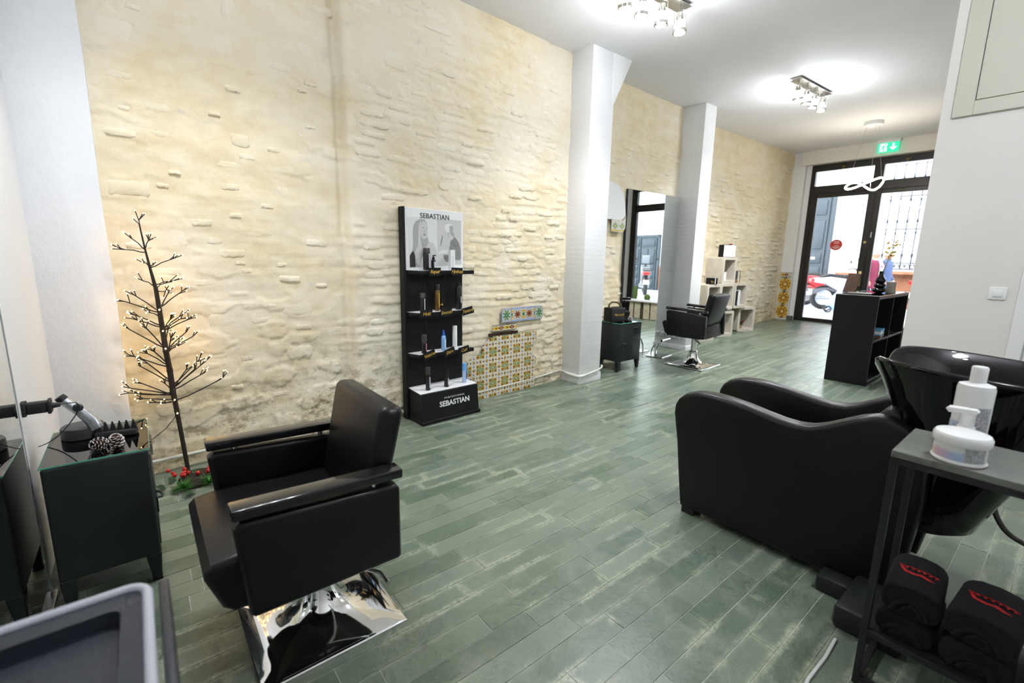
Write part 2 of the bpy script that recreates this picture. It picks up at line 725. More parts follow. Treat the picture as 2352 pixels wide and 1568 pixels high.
# ---- left stone wall, three stretches
def stone_wall(name, A, B, z0f, step, seed, courses, split=None, amp=1.0):
    A, B = Vector((*A, 0)), Vector((*B, 0))
    T = (B - A)
    L = T.length
    T.normalize()
    Nn = Vector((T.y, -T.x, 0))
    if Nn.x < 0:
        Nn = -Nn
    nu, nv = int(L / step) + 2, int(CZ / step) + 2
    uu = np.linspace(0, L, nu)
    zz = np.linspace(-.02, CZ + .01, nv)
    U, Z = np.meshgrid(uu, zz)
    def disp(u, z):
        s = seed * 7.3
        d = .040 * (fbm(u * .8 + s, z * 1.1, 3) - .5) + .014 * (fbm(u * 3.5 + s, z * 6.5 + s, 3) - .5) + .006 * (fbm(u * 14 + s, z * 22, 3) - .5)
        zw = z + .06 * (fbm(u * 1.3 + 5, z * .5 + s, 3) - .5)
        fr = (zw / courses) % 1.0
        led = np.clip((fr - .08) / .16, 0, 1) * np.clip((1.0 - fr) / .75, 0, 1)
        msk = np.clip((fbm(u * 2.6 + 9 + s, z * 3.6 + 3, 3) - .46) / .14, 0, 1)
        d = d + .008 * led * msk * np.clip((u - (split or 0) + .1) / .2, .25, 1)
        lm = fbm(u * 5.2 + s, z * 11.5 + 2 * s, 3)
        d = d + .0075 * np.clip((lm - .535) / .03, 0, 1) * np.clip((fbm(u * 1.3 + 4, z * 1.1 + s, 2) - .36) / .2, 0, 1)
        if split is not None:
            e = split + .03 * (fbm(z * 2.2 + 3, z * 0 + s, 3) - .5)
            k_ = np.clip((u - e) / .035 + .5, 0, 1)
            d = d + (k_ - 1) * .046 - .028 * np.exp(-((u - e + .028) / .028) ** 2) * np.clip((z - 1.45) / .3, .25, 1) + .02 * np.exp(-((u - e - .04) / .05) ** 2) * (fbm(z * 9, u * 3, 2))
            # left stretch is smoother, plastered
        return d * amp
    D = disp(U, Z)
    me = bpy.data.meshes.new(name)
    P = np.stack([A.x + T.x * U + Nn.x * D, A.y + T.y * U + Nn.y * D, Z], -1).reshape(-1, 3)
    idx = np.arange(nu * nv).reshape(nv, nu)
    F = np.stack([idx[:-1, :-1], idx[:-1, 1:], idx[1:, 1:], idx[1:, :-1]], -1).reshape(-1, 4)
    me.from_pydata(P.tolist(), [], F.tolist())
    me.polygons.foreach_set('use_smooth', [True] * len(me.polygons))
    me.materials.append(MT['stone'])
    o = obj_me(name, me)
    o['kind'] = 'structure'
    def place(u, z, w):
        dd = float(disp(np.array([[u]]), np.array([[z]]))[0, 0])
        p = A + T * u + Nn * (dd + w)
        return p.x, p.y
    Mx = Matrix((T, -Nn, Vector((0, 0, 1)))).transposed().to_4x4()
    return o, place, Mx, L, A, T, Nn


def brick_variants(n, seed, rough=1.0):
    out = []
    for k in range(n):
        rg = np.random.RandomState(seed + k)
        nx, nz = 9, 6
        us = np.linspace(-1, 1, nx)
        vs = np.linspace(-1, 1, nz)
        V = []
        for j, v in enumerate(vs):
            for i, u in enumerate(us):
                edge = max(abs(u) ** 6, abs(v) ** 5)
                cu = u * (.5 - .06 * (abs(v) > .9)) + rg.uniform(-.03, .03)
                cv = v * (.5 - .12 * (abs(u) > .9)) + rg.uniform(-.08, .08)
                h = (1 - edge) * 1.0 + rg.uniform(-.28, .28) * (1 - edge) - edge * .8 - .12 * v * (1 - edge)
                V.append((cu, -h, cv))
        F = [(j * nx + i, j * nx + i + 1, (j + 1) * nx + i + 1, (j + 1) * nx + i) for j in range(nz - 1) for i in range(nx - 1)]
        me = bpy.data.meshes.new('stone_block')
        me.from_pydata(V, [], F)
        me.polygons.foreach_set('use_smooth', [True] * len(me.polygons))
        me.materials.append(MT['stoneface'])
        out.append(me)
    return out


BV = brick_variants(12, 40)


def put_brick(parent, place, Mx, u, z, w, h, proud, rg):
    px, py = place(u, z, -.002)
    M = Matrix.Translation((px, py, z)) @ Mx @ Matrix.Rotation(rg.uniform(-.035, .035), 4, 'Y') @ Matrix.Diagonal((w, proud, h, 1))
    obj_me('brick', rg.choice(BV), parent, M)


# near wall
PA, PB = (-3.640, -.13), (-3.832, 3.92)
wallA, plA, MxA, LA, oA, tA, nA = stone_wall('wall_left_near', PA, PB, fz, .0125, 1, .079, 1.46)
rg = random.Random(5)
nb = 0
# brick courses on the right-hand stretch
cand = []
z = .10
while z < 3.52:
    u = 1.52 + rg.random() * .1
    while u < LA - .05:
        w = rg.uniform(.12, .26)
        if u + w > LA - .03:
            break
        zc = z + rg.uniform(-.008, .008)
        yy = u - .13 + w / 2
        tile = (2.50 < yy < 3.6 and zc < 1.0)
        stand = 1.75 < yy < 2.42 and zc < 1.8
        if not tile and not stand and rg.random() < .62:
            cand.append((u + w / 2, zc, w, rg.uniform(.052, .076), rg.choice((.004, .006, .008, .010, .014))))
        u += w + rg.uniform(.012, .04)
    z += .079
rg.shuffle(cand)
for c in cand[:225]:
    put_brick(wallA, plA, MxA, *c, rg)
# scattered field stones on the plastered stretch
n2 = 0
placed = []
while n2 < 72:
    u, z = rg.uniform(.12, 1.38), rg.betavariate(1.4, 1.3) * 3.2 + .15
    w, h = rg.choice(((.09, .045), (.14, .05), (.18, .06), (.11, .10), (.2, .12), (.07, .035), (.1, .15)))
    if any(abs(u - a) < (w + c) / 2 + .015 and abs(z - b) < (h + d) / 2 + .015 for a, b, c, d in placed):
        continue
    placed.append((u, z, w, h))
    put_brick(wallA, plA, MxA, u, z, w * rg.uniform(.9, 1.2), h, rg.choice((.005, .007, .010, .016)), rg)
    n2 += 1
# middle and far stretches
wallB, plB, MxB, LB, oB, tB, nB = stone_wall('wall_left_middle', (-3.985, 4.2), (-4.035, 6.5), fz, .022, 2, .07)
rg = random.Random(9)
for i in range(150):
    z = .35 + rg.randint(0, 46) * .07
    u = rg.uniform(.1, LB - .2)
    put_brick(wallB, plB, MxB, u, z, rg.uniform(.12, .25), .05, rg.uniform(.006, .014), rg)
wallC, plC, MxC, LC, oC, tC, nC = stone_wall('wall_left_far', (-4.23, 6.65), (-4.115, 10.75), fz, .025, 4, .085, amp=1.2)
for i in range(260):
    z = .35 + rg.randint(0, 37) * .085
    u = rg.uniform(.3, LC - .2)
    put_brick(wallC, plC, MxC, u, z, rg.uniform(.12, .27), .06, rg.uniform(.008, .02), rg)

# ---- white columns
g = G()
g.prism([(-.46, -.02), (-.118, -.02), (-.124, .5), (-.114, 1.1), (-.121, 1.8), (-.113, 2.5), (-.122, 3.1), (-.118, CZ), (-.46, CZ)], -3.75, -3.622, 'x', .004)
struct('wall_column_near', g, 'paintcool')
g = G()
g.box(-4.05, -3.535, 3.885, 4.25, -.02, CZ + .01, .012, 2)
g.box(-4.05, -3.522, 3.872, 4.262, -.02, .11, .012, 2)
g.prism([(4.2, 3.10), (4.25, 3.12), (4.53, CZ + .01), (4.2, CZ + .01)], -4.02, -3.53, 'x', .008)
col1 = struct('wall_column_middle', g, 'paintbrick')
g = G()
g.box(-4.35, -3.69, 6.42, 6.72, .0, CZ + .01, .012, 2)
g.box(-4.35, -3.68, 6.41, 6.73, .0, .16, .01, 2)
col2 = struct('wall_column_far', g, 'paintbrick')

# ---- back wall behind the camera, with nothing in the opening
g = G()
g.box(-3.8, 1.5, -.60, -.44, -.02, CZ + .02)
struct('wall_back', g, 'paint')
# ---- right side: wash room wall, partition, far right wall
g = G()
g.box(1.4, 1.56, -.6, 4.52, -.02, CZ + .02)
struct('wall_right', g, 'paint')
g = G()
g.box(-.812, 1.5, 4.5, 4.66, -.0, CZ + .02, .003, 1)
g.box(-.812, -.68, 4.6, 6.4, -.0, CZ + .02)
g.box(-.812, .75, 6.3, 6.45, -.0, CZ + .02)
g.box(.62, .78, 6.4, 11.0, 0, CZ + .02)
part = struct('wall_partition', g, 'offwhite')

# ---- front wall with entrance
YD = 10.85
g = G()
g.box(-4.6, -3.875, 10.70, 11.05, 0, CZ + .02)
g.box(-3.875, -3.79, 10.79, 11.05, 0, CZ + .02)
g.box(-1.57, -1.05, 10.76, 11.05, 0, CZ + .02)
g.box(.22, .8, 10.76, 11.05, 0, CZ + .02)
struct('wall_front', g, 'paint')
g = G()
g.box(-3.955, .7, 10.66, 11.05, 3.362, CZ + .02)
struct('trim_lintel', g, 'cream')
g = G()
g.box(-3.88, -3.765, 10.655, 10.70, fz(10.68), fz(10.68) + .09, .004, 1)
struct('baseboard_front', g, mat('slate_skirting', (.10, .12, .095), .5, var=(20, .2)))

# ---- entrance door
MT['doorblack'] = mat('black_brown_door_metal', (.017, .0145, .0135), .38, bmp=(30, .05))
FZD = fz(YD)
g = G()
zb, zt = FZD - .02, 3.36
g.box(-3.79, -3.715, 10.80, 10.90, zb, zt, .004, 1)
g.box(-1.645, -1.57, 10.80, 10.90, zb, zt, .004, 1)
g.box(-3.72, -1.64, 10.80, 10.90, 3.24, zt, .004, 1)
g.box(-3.72, -1.64, 10.80, 10.90, 2.80, 2.955, .004, 1)
g.box(-2.755, -2.605, 10.795, 10.90, 2.95, 3.25, .004, 1)
g.box(-3.79, -1.57, 10.80, 10.90, FZD - .03, FZD + .012)
door1 = struct('door_1', g, 'doorblack')
door1['label'] = 'black metal double entrance door with tall glass leaves'


def leaf(x0, x1, s0, s1):
    g = G()
    z0, z1 = FZD + .015, 2.80
    g.box(x0, x0 + s0, 10.81, 10.875, z0, z1, .005, 1)
    g.box(x1 - s1, x1, 10.81, 10.875, z0, z1, .005, 1)
    g.box(x0 + s0, x1 - s1, 10.81, 10.875, 2.725, z1, .005, 1)
    g.box(x0 + s0, x1 - s1, 10.81, 10.875, z0, z0 + .055, .005, 1)
    lf = obj('door_leaf', g, 'doorblack', door1)
    g = G()
    g.box(x0 + s0 - .005, x1 - s1 + .005, 10.84, 10.846, z0 + .05, 2.73)
    obj('glass_pane', g, 'glass', lf)
    return lf


lfL = leaf(-3.71, -2.685, .075, .11)
lfR = leaf(-2.68, -1.65, .085, .075)
for a, b in ((-3.72, -2.75), (-2.61, -1.64)):
    g = G()
    g.box(a, b, 10.84, 10.846, 2.95, 3.245)
    obj('transom_pane', g, 'glass', door1)
brass = mat('worn_brass', (.55, .42, .20), .3, 1)
g = G()
g.box(-2.765, -2.715, 10.80, 10.812, 1.02, 1.30, .006, 2)
g.cyl((-2.74, 10.80, 1.21), (-2.74, 10.765, 1.21), .012)
g.tube([(-2.74, 10.765, 1.21), (-2.76, 10.76, 1.212), (-2.83, 10.76, 1.213)], .009, 8)
g.cyl((-2.74, 10.80, 1.09), (-2.74, 10.785, 1.09), .014)
obj('handle', g, brass, lfL)
g = G()
g.cyl((-2.735, 10.812, 1.845), (-2.735, 10.795, 1.845), .024, .022, 16)
g.cyl((-2.735, 10.797, 1.845), (-2.735, 10.790, 1.845), .010, .010, 10)
obj('lock_cylinder', g, brass, lfL)
g = G()
g.box(-2.665, -2.645, 10.795, 10.812, 1.93, 2.03, .003, 1)
obj('bolt', g, 'steel', lfR)
red = mat('red_sticker', S(205, 50, 48), .4)
g = G()
g.cyl((-3.205, 10.8395, 1.80), (-3.205, 10.8365, 1.80), .105, .105, 40)
st_ = obj('sticker', g, red, lfL)
st_['label'] = 'round red sticker with white lettering'
lm_ = mat('sticker_white', (.85, .82, .80), .5)
g = G()
for k in range(3):
    g.tube([(-3.235 + k * .03 + .016 * math.cos(a), 10.8362, 1.845 + .02 * math.sin(a)) for a in [math.pi * i / 8 for i in range(9)]], .0045, 5)
g.box(-3.25, -3.16, 10.8350, 10.8364, 1.826, 1.834)
obj('sticker_emblem', g, lm_, st_)
for (xa, xb, zz) in ((-3.235, -3.175, 1.785), (-3.28, -3.13, 1.757), (-3.245, -3.165, 1.735)):
    g = G()
    x_ = xa
    while x_ < xb:
        w_ = random.uniform(.008, .016)
        g.box(x_, x_ + w_, 10.8350, 10.8364, zz - .006, zz + .006)
        x_ += w_ + .004
    obj('sticker_print', g, lm_, st_)
goldm = mat('small_brass_hook', (.6, .4, .12), .3, 1)
for xx in (-3.25, -2.28):
    g = G()
    g.tube([(xx, 10.79, 3.30), (xx, 10.78, 3.27), (xx, 10.785, 3.24)], .006, 6)
    g.cyl((xx - .03, 10.79, 3.285), (xx + .03, 10.79, 3.285), .005, n=6)
    obj('transom_catch', g, goldm, door1)

# ---- shop window to the right of the entrance (seen in the mirror)
g = G()
zb = FZD
g.box(-1.05, -.98, 10.80, 10.9, zb, 3.36)
g.box(.05, .22, 10.80, 10.9, zb, 3.36)
g.box(-1.0, .1, 10.80, 10.9, 2.72, 2.90)
g.box(-1.0, .1, 10.80, 10.9, zb, zb + .08)
g.box(-1.0, .1, 10.80, 10.9, 3.25, 3.36)
win1 = struct('window_1', g, 'doorblack')
g = G()
g.box(-.99, .06, 10.84, 10.846, zb + .07, 2.73)
g.box(-.99, .06, 10.84, 10.846, 2.89, 3.26)
obj('glass_pane', g, 'glass', win1)

# ---- service hatch on the partition, interior door next to it
hm = mat('hatch_paint', S(196, 194, 180), .5)
h = thing('wall_hatch', 'large cream built-in hatch panel high on the white partition wall', 'hatch', (-.75, 4.5, 2.445))
g = G()
g.box(0, .105, -.022, .002, 0, 1.18, .003, 1)
g.box(.905, 1.01, -.022, .002, 0, 1.18, .003, 1)
g.box(.105, .905, -.022, .002, 0, .09, .003, 1)
obj('hatch_frame', g, hm, h)
g = G()
g.box(.109, .901, -.020, .002, .094, 1.18, .003, 1)
obj('hatch_door', g, hm, h)
g = G()
g.box(-.262, -.19, 4.478, 4.51, .02, 2.12, .004, 1)
g.box(.55, .62, 4.478, 4.51, .02, 2.12, .004, 1)
g.box(-.262, .62, 4.478, 4.51, 2.05, 2.12, .004, 1)
d2 = struct('door_2', g, 'white')
g = G()
g.box(-.185, .55, 4.487, 4.51, .03, 2.05, .003, 1)
d2p = obj('door_panel', g, 'offwhite', d2)

# ================================================================== STREET OUTSIDE
YF = 16.2
rd = mat('pale_pavement', S(176, 178, 182), .8, var=(3, .08), bmp=(40, .2))
g = G()
g.box(-16, 12, 10.92, 17, .0, .243)
struct('ground_street', g, rd)
facm = plaster('white_facade', (.83, .82, .80), 18, .25, .03)
g = G()
g.box(-16, 12, YF, YF + .5, 0.1, 8.5)
fac = struct('wall_facade', g, facm)
g = G()
brk = mat('salmon_plinth', S(150, 100, 72), .8, var=(5, .15), bmp=(30, .4))
g.box(-4.70, 12, YF - .05, YF + .1, .1, 1.08, .01, 1)
g.box(-4.70, 12, YF - .07, YF + .1, 1.08, 1.18, .01, 1)
obj('plinth', g, brk, fac)
g = G()
for zz in (4.25, 4.5, 4.75):
    g.box(-16, 12, YF - .06 - (zz - 4.2) * .1, YF + .1, zz, zz + .12, .02, 1)
obj('cornice', g, facm, fac)
# blue-grey street door
bg_ = mat('blue_grey_door_paint', S(40, 50, 58), .5, bmp=(25, .08))
sd = thing('street_door', 'tall blue-grey panelled wooden door across the street', 'door', (-5.75, YF - .07, .245))
g = G()
g.box(-.75, .75, -.02, .05, 0, 3.15)
obj('door_backing', g, bg_, sd)
for sx in (-1, 1):
    g = G()
    cx = sx * .37
    g.box(cx - .35, cx + .35, -.06, 0, .0, 3.1, .006, 1)
    lf_ = obj('door_leaf', g, bg_, sd)
    for (z0, z1, cols) in ((.12, .62, 2), (.72, 1.08, 2), (1.18, 1.50, 1), (1.60, 2.45, 2), (2.6, 3.02, 1)):
        for c in range(cols):
            w = .60 / cols
            x0 = cx - .30 + c * w + .02
            g = G()
            g.box(x0, x0 + w - .04, -.09, -.055, z0, z1, .018, 2)
            obj('raised_panel', g, bg_, lf_)
g = G()
g.box(.22, .50, -.105, -.085, 1.30, 1.37, .005, 1)
obj('letter_slot', g, mat('letter_slot_brass', (.6, .6, .58), .3, 1), sd)
g = G()
for x0, x1, z0, z1 in ((-.85, -.75, 0, 3.3), (.75, .85, 0, 3.3), (-.85, .85, 3.15, 3.3)):
    g.box(x0, x1, -.05, .05, z0, z1, .01, 1)
obj('door_surround', g, bg_, sd)
sd2 = dup(sd, (3.62, YF - .07, .245), 0, 'blue-grey panelled door across the street, seen in the tall mirror')
sd2.scale = (1, 1, .66)
sd2.location.y = YF - .075
# barred window
iron = mat('wrought_iron', (.012, .014, .02), .5)
sw = thing('barred_window', 'white shuttered window behind a wrought iron grille across the street', 'window', (-2.65, YF, 1.30))
g = G()
g.box(-1.0, 1.0, -.05, .02, -.05, 2.75)
for z in (.0, 2.65):
    pass
obj('window_surround', g, mat('window_white', (.8, .81, .83), .6), sw)
shm = mat('shutter_white', (.72, .75, .78), .6)
for x0, x1 in ((-.78, -.41), (-.38, -.01), (.01, .38), (.41, .78)):
    for k in range(26):
        g = G()
        z = .12 + k * .095
        g.box(x0, x1, -.085, -.06, z, z + .06, .004, 1, None)
        obj('shutter_slat', g, shm, sw)
g = G()
for k in range(10):
    xx = -.95 + k * .21
    pts = [(.012, 0), (.012, .3), (.022, .32), (.03, .36), (.022, .40), (.012, .42), (.012, .9), (.024, .94), (.012, .98), (.012, 1.2), (.03, 1.25), (.012, 1.3), (.012, 1.75), (.028, 1.8), (.012, 1.85), (.012, 2.3), (.026, 2.36), (.012, 2.42), (.012, 2.72)]
    gg = G()
    gg.lathe(pts, 8, (xx, -.26, .02))
    obj('grille_bar', gg, iron, sw)
for z in (.16, 1.05, 1.9, 2.70, .0):
    gg = G()
    gg.box(-1.0, 1.0, -.275, -.245, z, z + .022)
    obj('grille_rail', gg, iron, sw)
for k in range(18):
    gg = G()
    xx = -.92 + k * .108
    gg.tube([(xx + .05 * math.cos(a), -.26, .09 + .055 * math.sin(a)) for a in [i * math.pi / 5 for i in range(10)]], .008, 5, True)
    obj('grille_scroll', gg, iron, sw)
g = G()
g.box(-1.08, 1.08, -.30, .05, -.13, -.06, .01, 1)
obj('window_sill', g, brk, sw)


def moto(name, label, loc, rz, c1, c2):
    t = thing(name, label, 'motorbike', loc, rz, None)
    tyre = MT['rubber']
    pm = mat(name + '_paint', c1, .25, coat=.5)
    pm2 = mat(name + '_trim', c2, .3)
    for yy in (-.68, .68):
        g = G()
        g.tube([(0, yy + .25 * math.cos(a), .31 + .25 * math.sin(a)) for a in [i * math.pi / 12 for i in range(24)]], .065, 10, True)
        w = obj('wheel', g, 'rubber', t)
        g = G()
        g.cyl((-.035, yy, .31), (.035, yy, .31), .20, .20, 20)
        g.cyl((-.09, yy, .31), (.09, yy, .31), .05, .05, 12)
        obj('hub', g, 'steel', w)
    g = G()
    g.prism([(-.98, .80), (-.60, .86), (-.15, .80), (.10, .72), (.30, .52), (.22, .30), (-.25, .28), (-.42, .50), (-.70, .66), (-.96, .70)], -.13, .13, 'x', .03)
    obj('body', g, pm, t)
    g = G()
    g.prism([(.28, .34), (.36, .75), (.55, 1.02), (.74, .98), (.86, .74), (.70, .62), (.50, .55)], -.15, .15, 'x', .05)
    obj('front_fairing', g, pm, t)
    g = G()
    g.prism([(-.86, .84), (-.62, .93), (-.1, .90), (.08, .80), (-.1, .76), (-.6, .82)], -.12, .12, 'x', .03)
    obj('seat', g, 'rubber', t)
    g = G()
    g.box(-.11, .11, -1.03, -.95, .70, .80, .02, 2)
    obj('tail_light', g, mat(name + '_tail', S(215, 40, 40), .3), t)
    g = G()
    g.prism([(-.95, .52), (-.60, .58), (-.42, .50), (-.46, .46), (-.66, .52), (-.98, .36)], -.07, .07, 'x', .01)
    obj('mudguard', g, pm2, t)
    g = G()
    g.box(-.10, .10, -1.0, -.985, .38, .52, .004, 1)
    obj('number_plate', g, 'white', t)
    g = G()
    g.tube([(-.36, .36, 1.02), (-.2, .44, 1.06), (0, .50, 1.04), (.2, .44, 1.06), (.36, .36, 1.02)], .017, 8)
    g.cyl((0, .5, 1.02), (0, .68, .31), .028)
    obj('handlebar', g, 'rubber', t)
    for sx in (-1, 1):
        g = G()
        g.tube([(sx * .3, .4, 1.05), (sx * .36, .42, 1.2)], .008, 6)
        g.ball((sx * .37, .42, 1.24), .07, 12, 8, (1, .3, .7))
        obj('wing_mirror', g, 'rubber', t)
    g = G()
    g.cyl((.17, -.9, .36), (.17, -.2, .28), .065, .04, 14)
    obj('exhaust', g, 'steel', t)
    g = G()
    g.box(-.1, .1, -.15, .3, .2, .45, .04, 2)
    g.cyl((-.15, .05, .33), (.15, .05, .33), .12, .12, 14)
    obj('engine', g, 'steel', t)
    g = G()
    g.prism([(.60, 1.0), (.42, 1.34), (.45, 1.35), (.68, 1.0)], -.13, .13, 'x', .004)
    obj('windscreen', g, mat(name + '_screen', (.25, .27, .3), .1), t)
    return t


moto('silver_motorbike', 'white and grey motorbike parked rear wheel first outside the door', (-3.75, 14.45, .243), -52, (.42, .42, .44), (.12, .12, .13))
moto('red_motorbike', 'red motorbike parked behind the white one against the facade', (-4.42, 15.25, .243), -60, S(200, 40, 45), (.5, .08, .08))
moto('dark_motorbike', 'dark motorbike with red tail light outside the shop window, seen in the mirror', (1.95, 14.1, .243), -37, (.10, .10, .12), (.3, .05, .05))
moto('blue_motorbike', 'dark blue motorbike parked beside the brick plinth right of the pedestrians', (-1.75, 15.2, .243), -75, (.08, .14, .3), (.05, .07, .15))


def skin_body(name, joints, edges, m, parent=None, sub=2):
    me = bpy.data.meshes.new(name)
    me.from_pydata([j[:3] for j in joints], edges, [])
    o = bpy.data.objects.new(name, me)
    COL.objects.link(o)
    md = o.modifiers.new('s', 'SKIN')
    for i, j in enumerate(joints):
        sv = me.skin_vertices[0].data[i]
        rx = j[3]
        ry = j[4] if len(j) > 4 else j[3]
        sv.radius = (rx, ry)
        sv.use_root = (i == 0)
    md.use_smooth_shade = True
    ms = o.modifiers.new('u', 'SUBSURF')
    ms.levels = sub
    ms.render_levels = sub
    dg = bpy.context.evaluated_depsgraph_get()
    me2 = bpy.data.meshes.new_from_object(o.evaluated_get(dg))
    bpy.data.objects.remove(o)
    me2.name = name
    me2.materials.clear()
    me2.materials.append(MT[m] if isinstance(m, str) else m)
    me2.polygons.foreach_set('use_smooth', [True] * len(me2.polygons))
    me2.polygons.foreach_set('material_index', [0] * len(me2.polygons))
    o2 = bpy.data.objects.new(name, me2)
    COL.objects.link(o2)
    o2.parent = parent
    return o2


skin = mat('skin', S(170, 120, 100), .5)


def person(label, loc, rz, coat, legs, hair, hgt=1.66, scarf=None):
    t = thing('person', label, 'person', loc, rz)
    k = hgt / 1.7
    V = lambda *a: tuple(v * k for v in a)
    J = [V(0, 0, .92, .15, .12), V(0, 0, 1.15, .15, .115), V(0, .01, 1.36, .17, .11), V(0, .0, 1.46, .07, .065), V(0, -.015, 1.53, .052, .052),
         V(-.10, 0, .86, .085), V(-.10, .03, .48, .062), V(-.10, .07, .10, .045), V(-.10, -.06, .04, .04, .04),
         V(.10, 0, .86, .085), V(.10, -.08, .48, .062), V(.10, -.02, .10, .045), V(.10, -.15, .04, .04, .04),
         V(-.19, 0, 1.38, .062), V(-.23, .04, 1.12, .05), V(-.21, -.08, .90, .04),
         V(.19, 0, 1.38, .062), V(.24, .02, 1.12, .05), V(.22, -.12, .92, .04)]
    Ed = [(0, 1), (1, 2), (2, 3), (3, 4), (0, 5), (5, 6), (6, 7), (7, 8), (0, 9), (9, 10), (10, 11), (11, 12), (2, 13), (13, 14), (14, 15), (2, 16), (16, 17), (17, 18)]
    skin_body('body', J, Ed, legs, t)
    g = G()
    g.lathe([(.20 * k, .72 * k), (.215 * k, .85 * k), (.19 * k, 1.1 * k), (.205 * k, 1.32 * k), (.15 * k, 1.44 * k), (.075 * k, 1.49 * k)], 20, sy=.72)
    for sx in (-1, 1):
        g.tube([(sx * .17 * k, 0, 1.40 * k), (sx * .235 * k, .03, 1.15 * k), (sx * .215 * k, -.09, .92 * k)], [.075 * k, .064 * k, .052 * k], 10)
    obj('coat', g, coat, t)
    g = G()
    g.ball((0, -.02 * k, 1.59 * k), .098 * k, 18, 12, (.80, .95, 1.16))
    g.ball((0, -.118 * k, 1.575 * k), .018 * k, 8, 6, (.8, 1, 1.3))
    for sx in (-1, 1):
        g.ball((sx * .08 * k, -.01 * k, 1.585 * k), .022 * k, 8, 6, (.4, .8, 1.2))
    hd = obj('head', g, skin, t)
    g = G()
    g.ball((0, .008 * k, 1.625 * k), .105 * k, 18, 12, (.86, .98, 1.0))
    obj('hair', g, hair, hd)
    for sx in (-1, 1):
        g = G()
        for f in range(4):
            g.tube([(sx * (.20 + .012 * f) * k, (-.09 - .01 * f), .89 * k), (sx * (.20 + .012 * f) * k, -.12, .83 * k), (sx * (.195 + .01 * f) * k, -.11, .79 * k)], .008, 6)
        g.tube([(sx * .19 * k, -.08, .89 * k), (sx * .17 * k, -.11, .86 * k)], .009, 6)
        g.ball((sx * .215 * k, -.10, .88 * k), .032 * k, 10, 8, (.9, .6, 1.2))
        obj('hand', g, skin, t)
    if scarf:
        g = G()
        g.tube([(.08 * math.cos(a) * k, .075 * math.sin(a) * k, 1.47 * k) for a in [i * math.pi / 8 for i in range(16)]], .04 * k, 8, True)
        g.tube([(.03, -.11 * k, 1.45 * k), (.05, -.165 * k, 1.3 * k), (.05, -.16 * k, 1.0 * k)], [.035, .05, .045], 8)
        obj('scarf', g, scarf, t)
    return t


sm, nt, b_ = newmat('patterned_scarf')
vo = nt.nodes.new('ShaderNodeTexVoronoi')
vo.inputs['Scale'].default_value = 28
nt.links.new(texco(nt), vo.inputs['Vector'])
cr = nt.nodes.new('ShaderNodeHueSaturation')
cr.inputs['Saturation'].default_value = 1.1
nt.links.new(vo.outputs['Color'], cr.inputs['Color'])
nt.links.new(cr.outputs[0], b_.inputs['Base Color'])
person('grey-haired person in a plum coat and patterned scarf passing the door', (-3.17, 13.5, .243), 65, mat('plum_coat', S(110, 20, 55), .8), mat('dark_trousers', (.03, .03, .04), .8), mat('grey_hair', (.22, .22, .24), .6), 1.50, sm)
person('person in a blue jacket walking just behind the plum coat', (-3.10, 14.25, .243), 80, mat('blue_jacket', S(60, 75, 110), .8), mat('navy_trousers', (.03, .04, .07), .8), mat('brown_hair', (.30, .28, .27), .6), 1.50)
# shopping trolley bag
t = thing('shopping_trolley', 'light blue wheeled shopping bag tilted beside the white motorbike', 'shopping trolley', (-4.0, 13.3, .243), -70)
blu = mat('light_blue_fabric', S(150, 180, 225), .7, var=(6, .12))
Mt = Matrix.Rotation(R(-38), 4, 'X')
g = G()
g.box(-.18, .18, -.13, .13, .14, .80, .05, 3, Mt)
obj('bag', g, blu, t)
g = G()
g.box(-.19, .19, -.14, .14, .72, .84, .03, 2, Mt)
obj('flap', g, blu, t)
g = G()
for sx in (-.15, .15):
    p = [Mt @ Vector((sx, .15, .02)), Mt @ Vector((sx, .15, 1.0))]
    g.tube(p, .01, 6)
g.tube([Mt @ Vector((-.15, .15, 1.0)), Mt @ Vector((.15, .15, 1.0))], .012, 6)
g.tube([Mt @ Vector((-.15, .15, .05)), (-.15, -.2, .03), (.15, -.2, .03), Mt @ Vector((.15, .15, .05))], .01, 6)
obj('frame', g, 'steel', t)
for sx in (-1, 1):
    g = G()
    g.tube([(sx * .2, .06 + .07 * math.cos(a), .085 + .07 * math.sin(a)) for a in [i * math.pi / 8 for i in range(16)]], .015, 6, True)
    obj('wheel', g, 'rubber', t)

# ================================================================== LAMPS
bulb_on = mat('lit_bulb', (1, 1, 1), .4, emit=((.93, .97, 1), 28))
bulb_on.cycles.emission_sampling = 'NONE'
bulb_off = mat('frosted_bulb', (.8, .79, .75), .35)
nick = mat('satin_nickel', (.62, .60, .55), .22, 1)


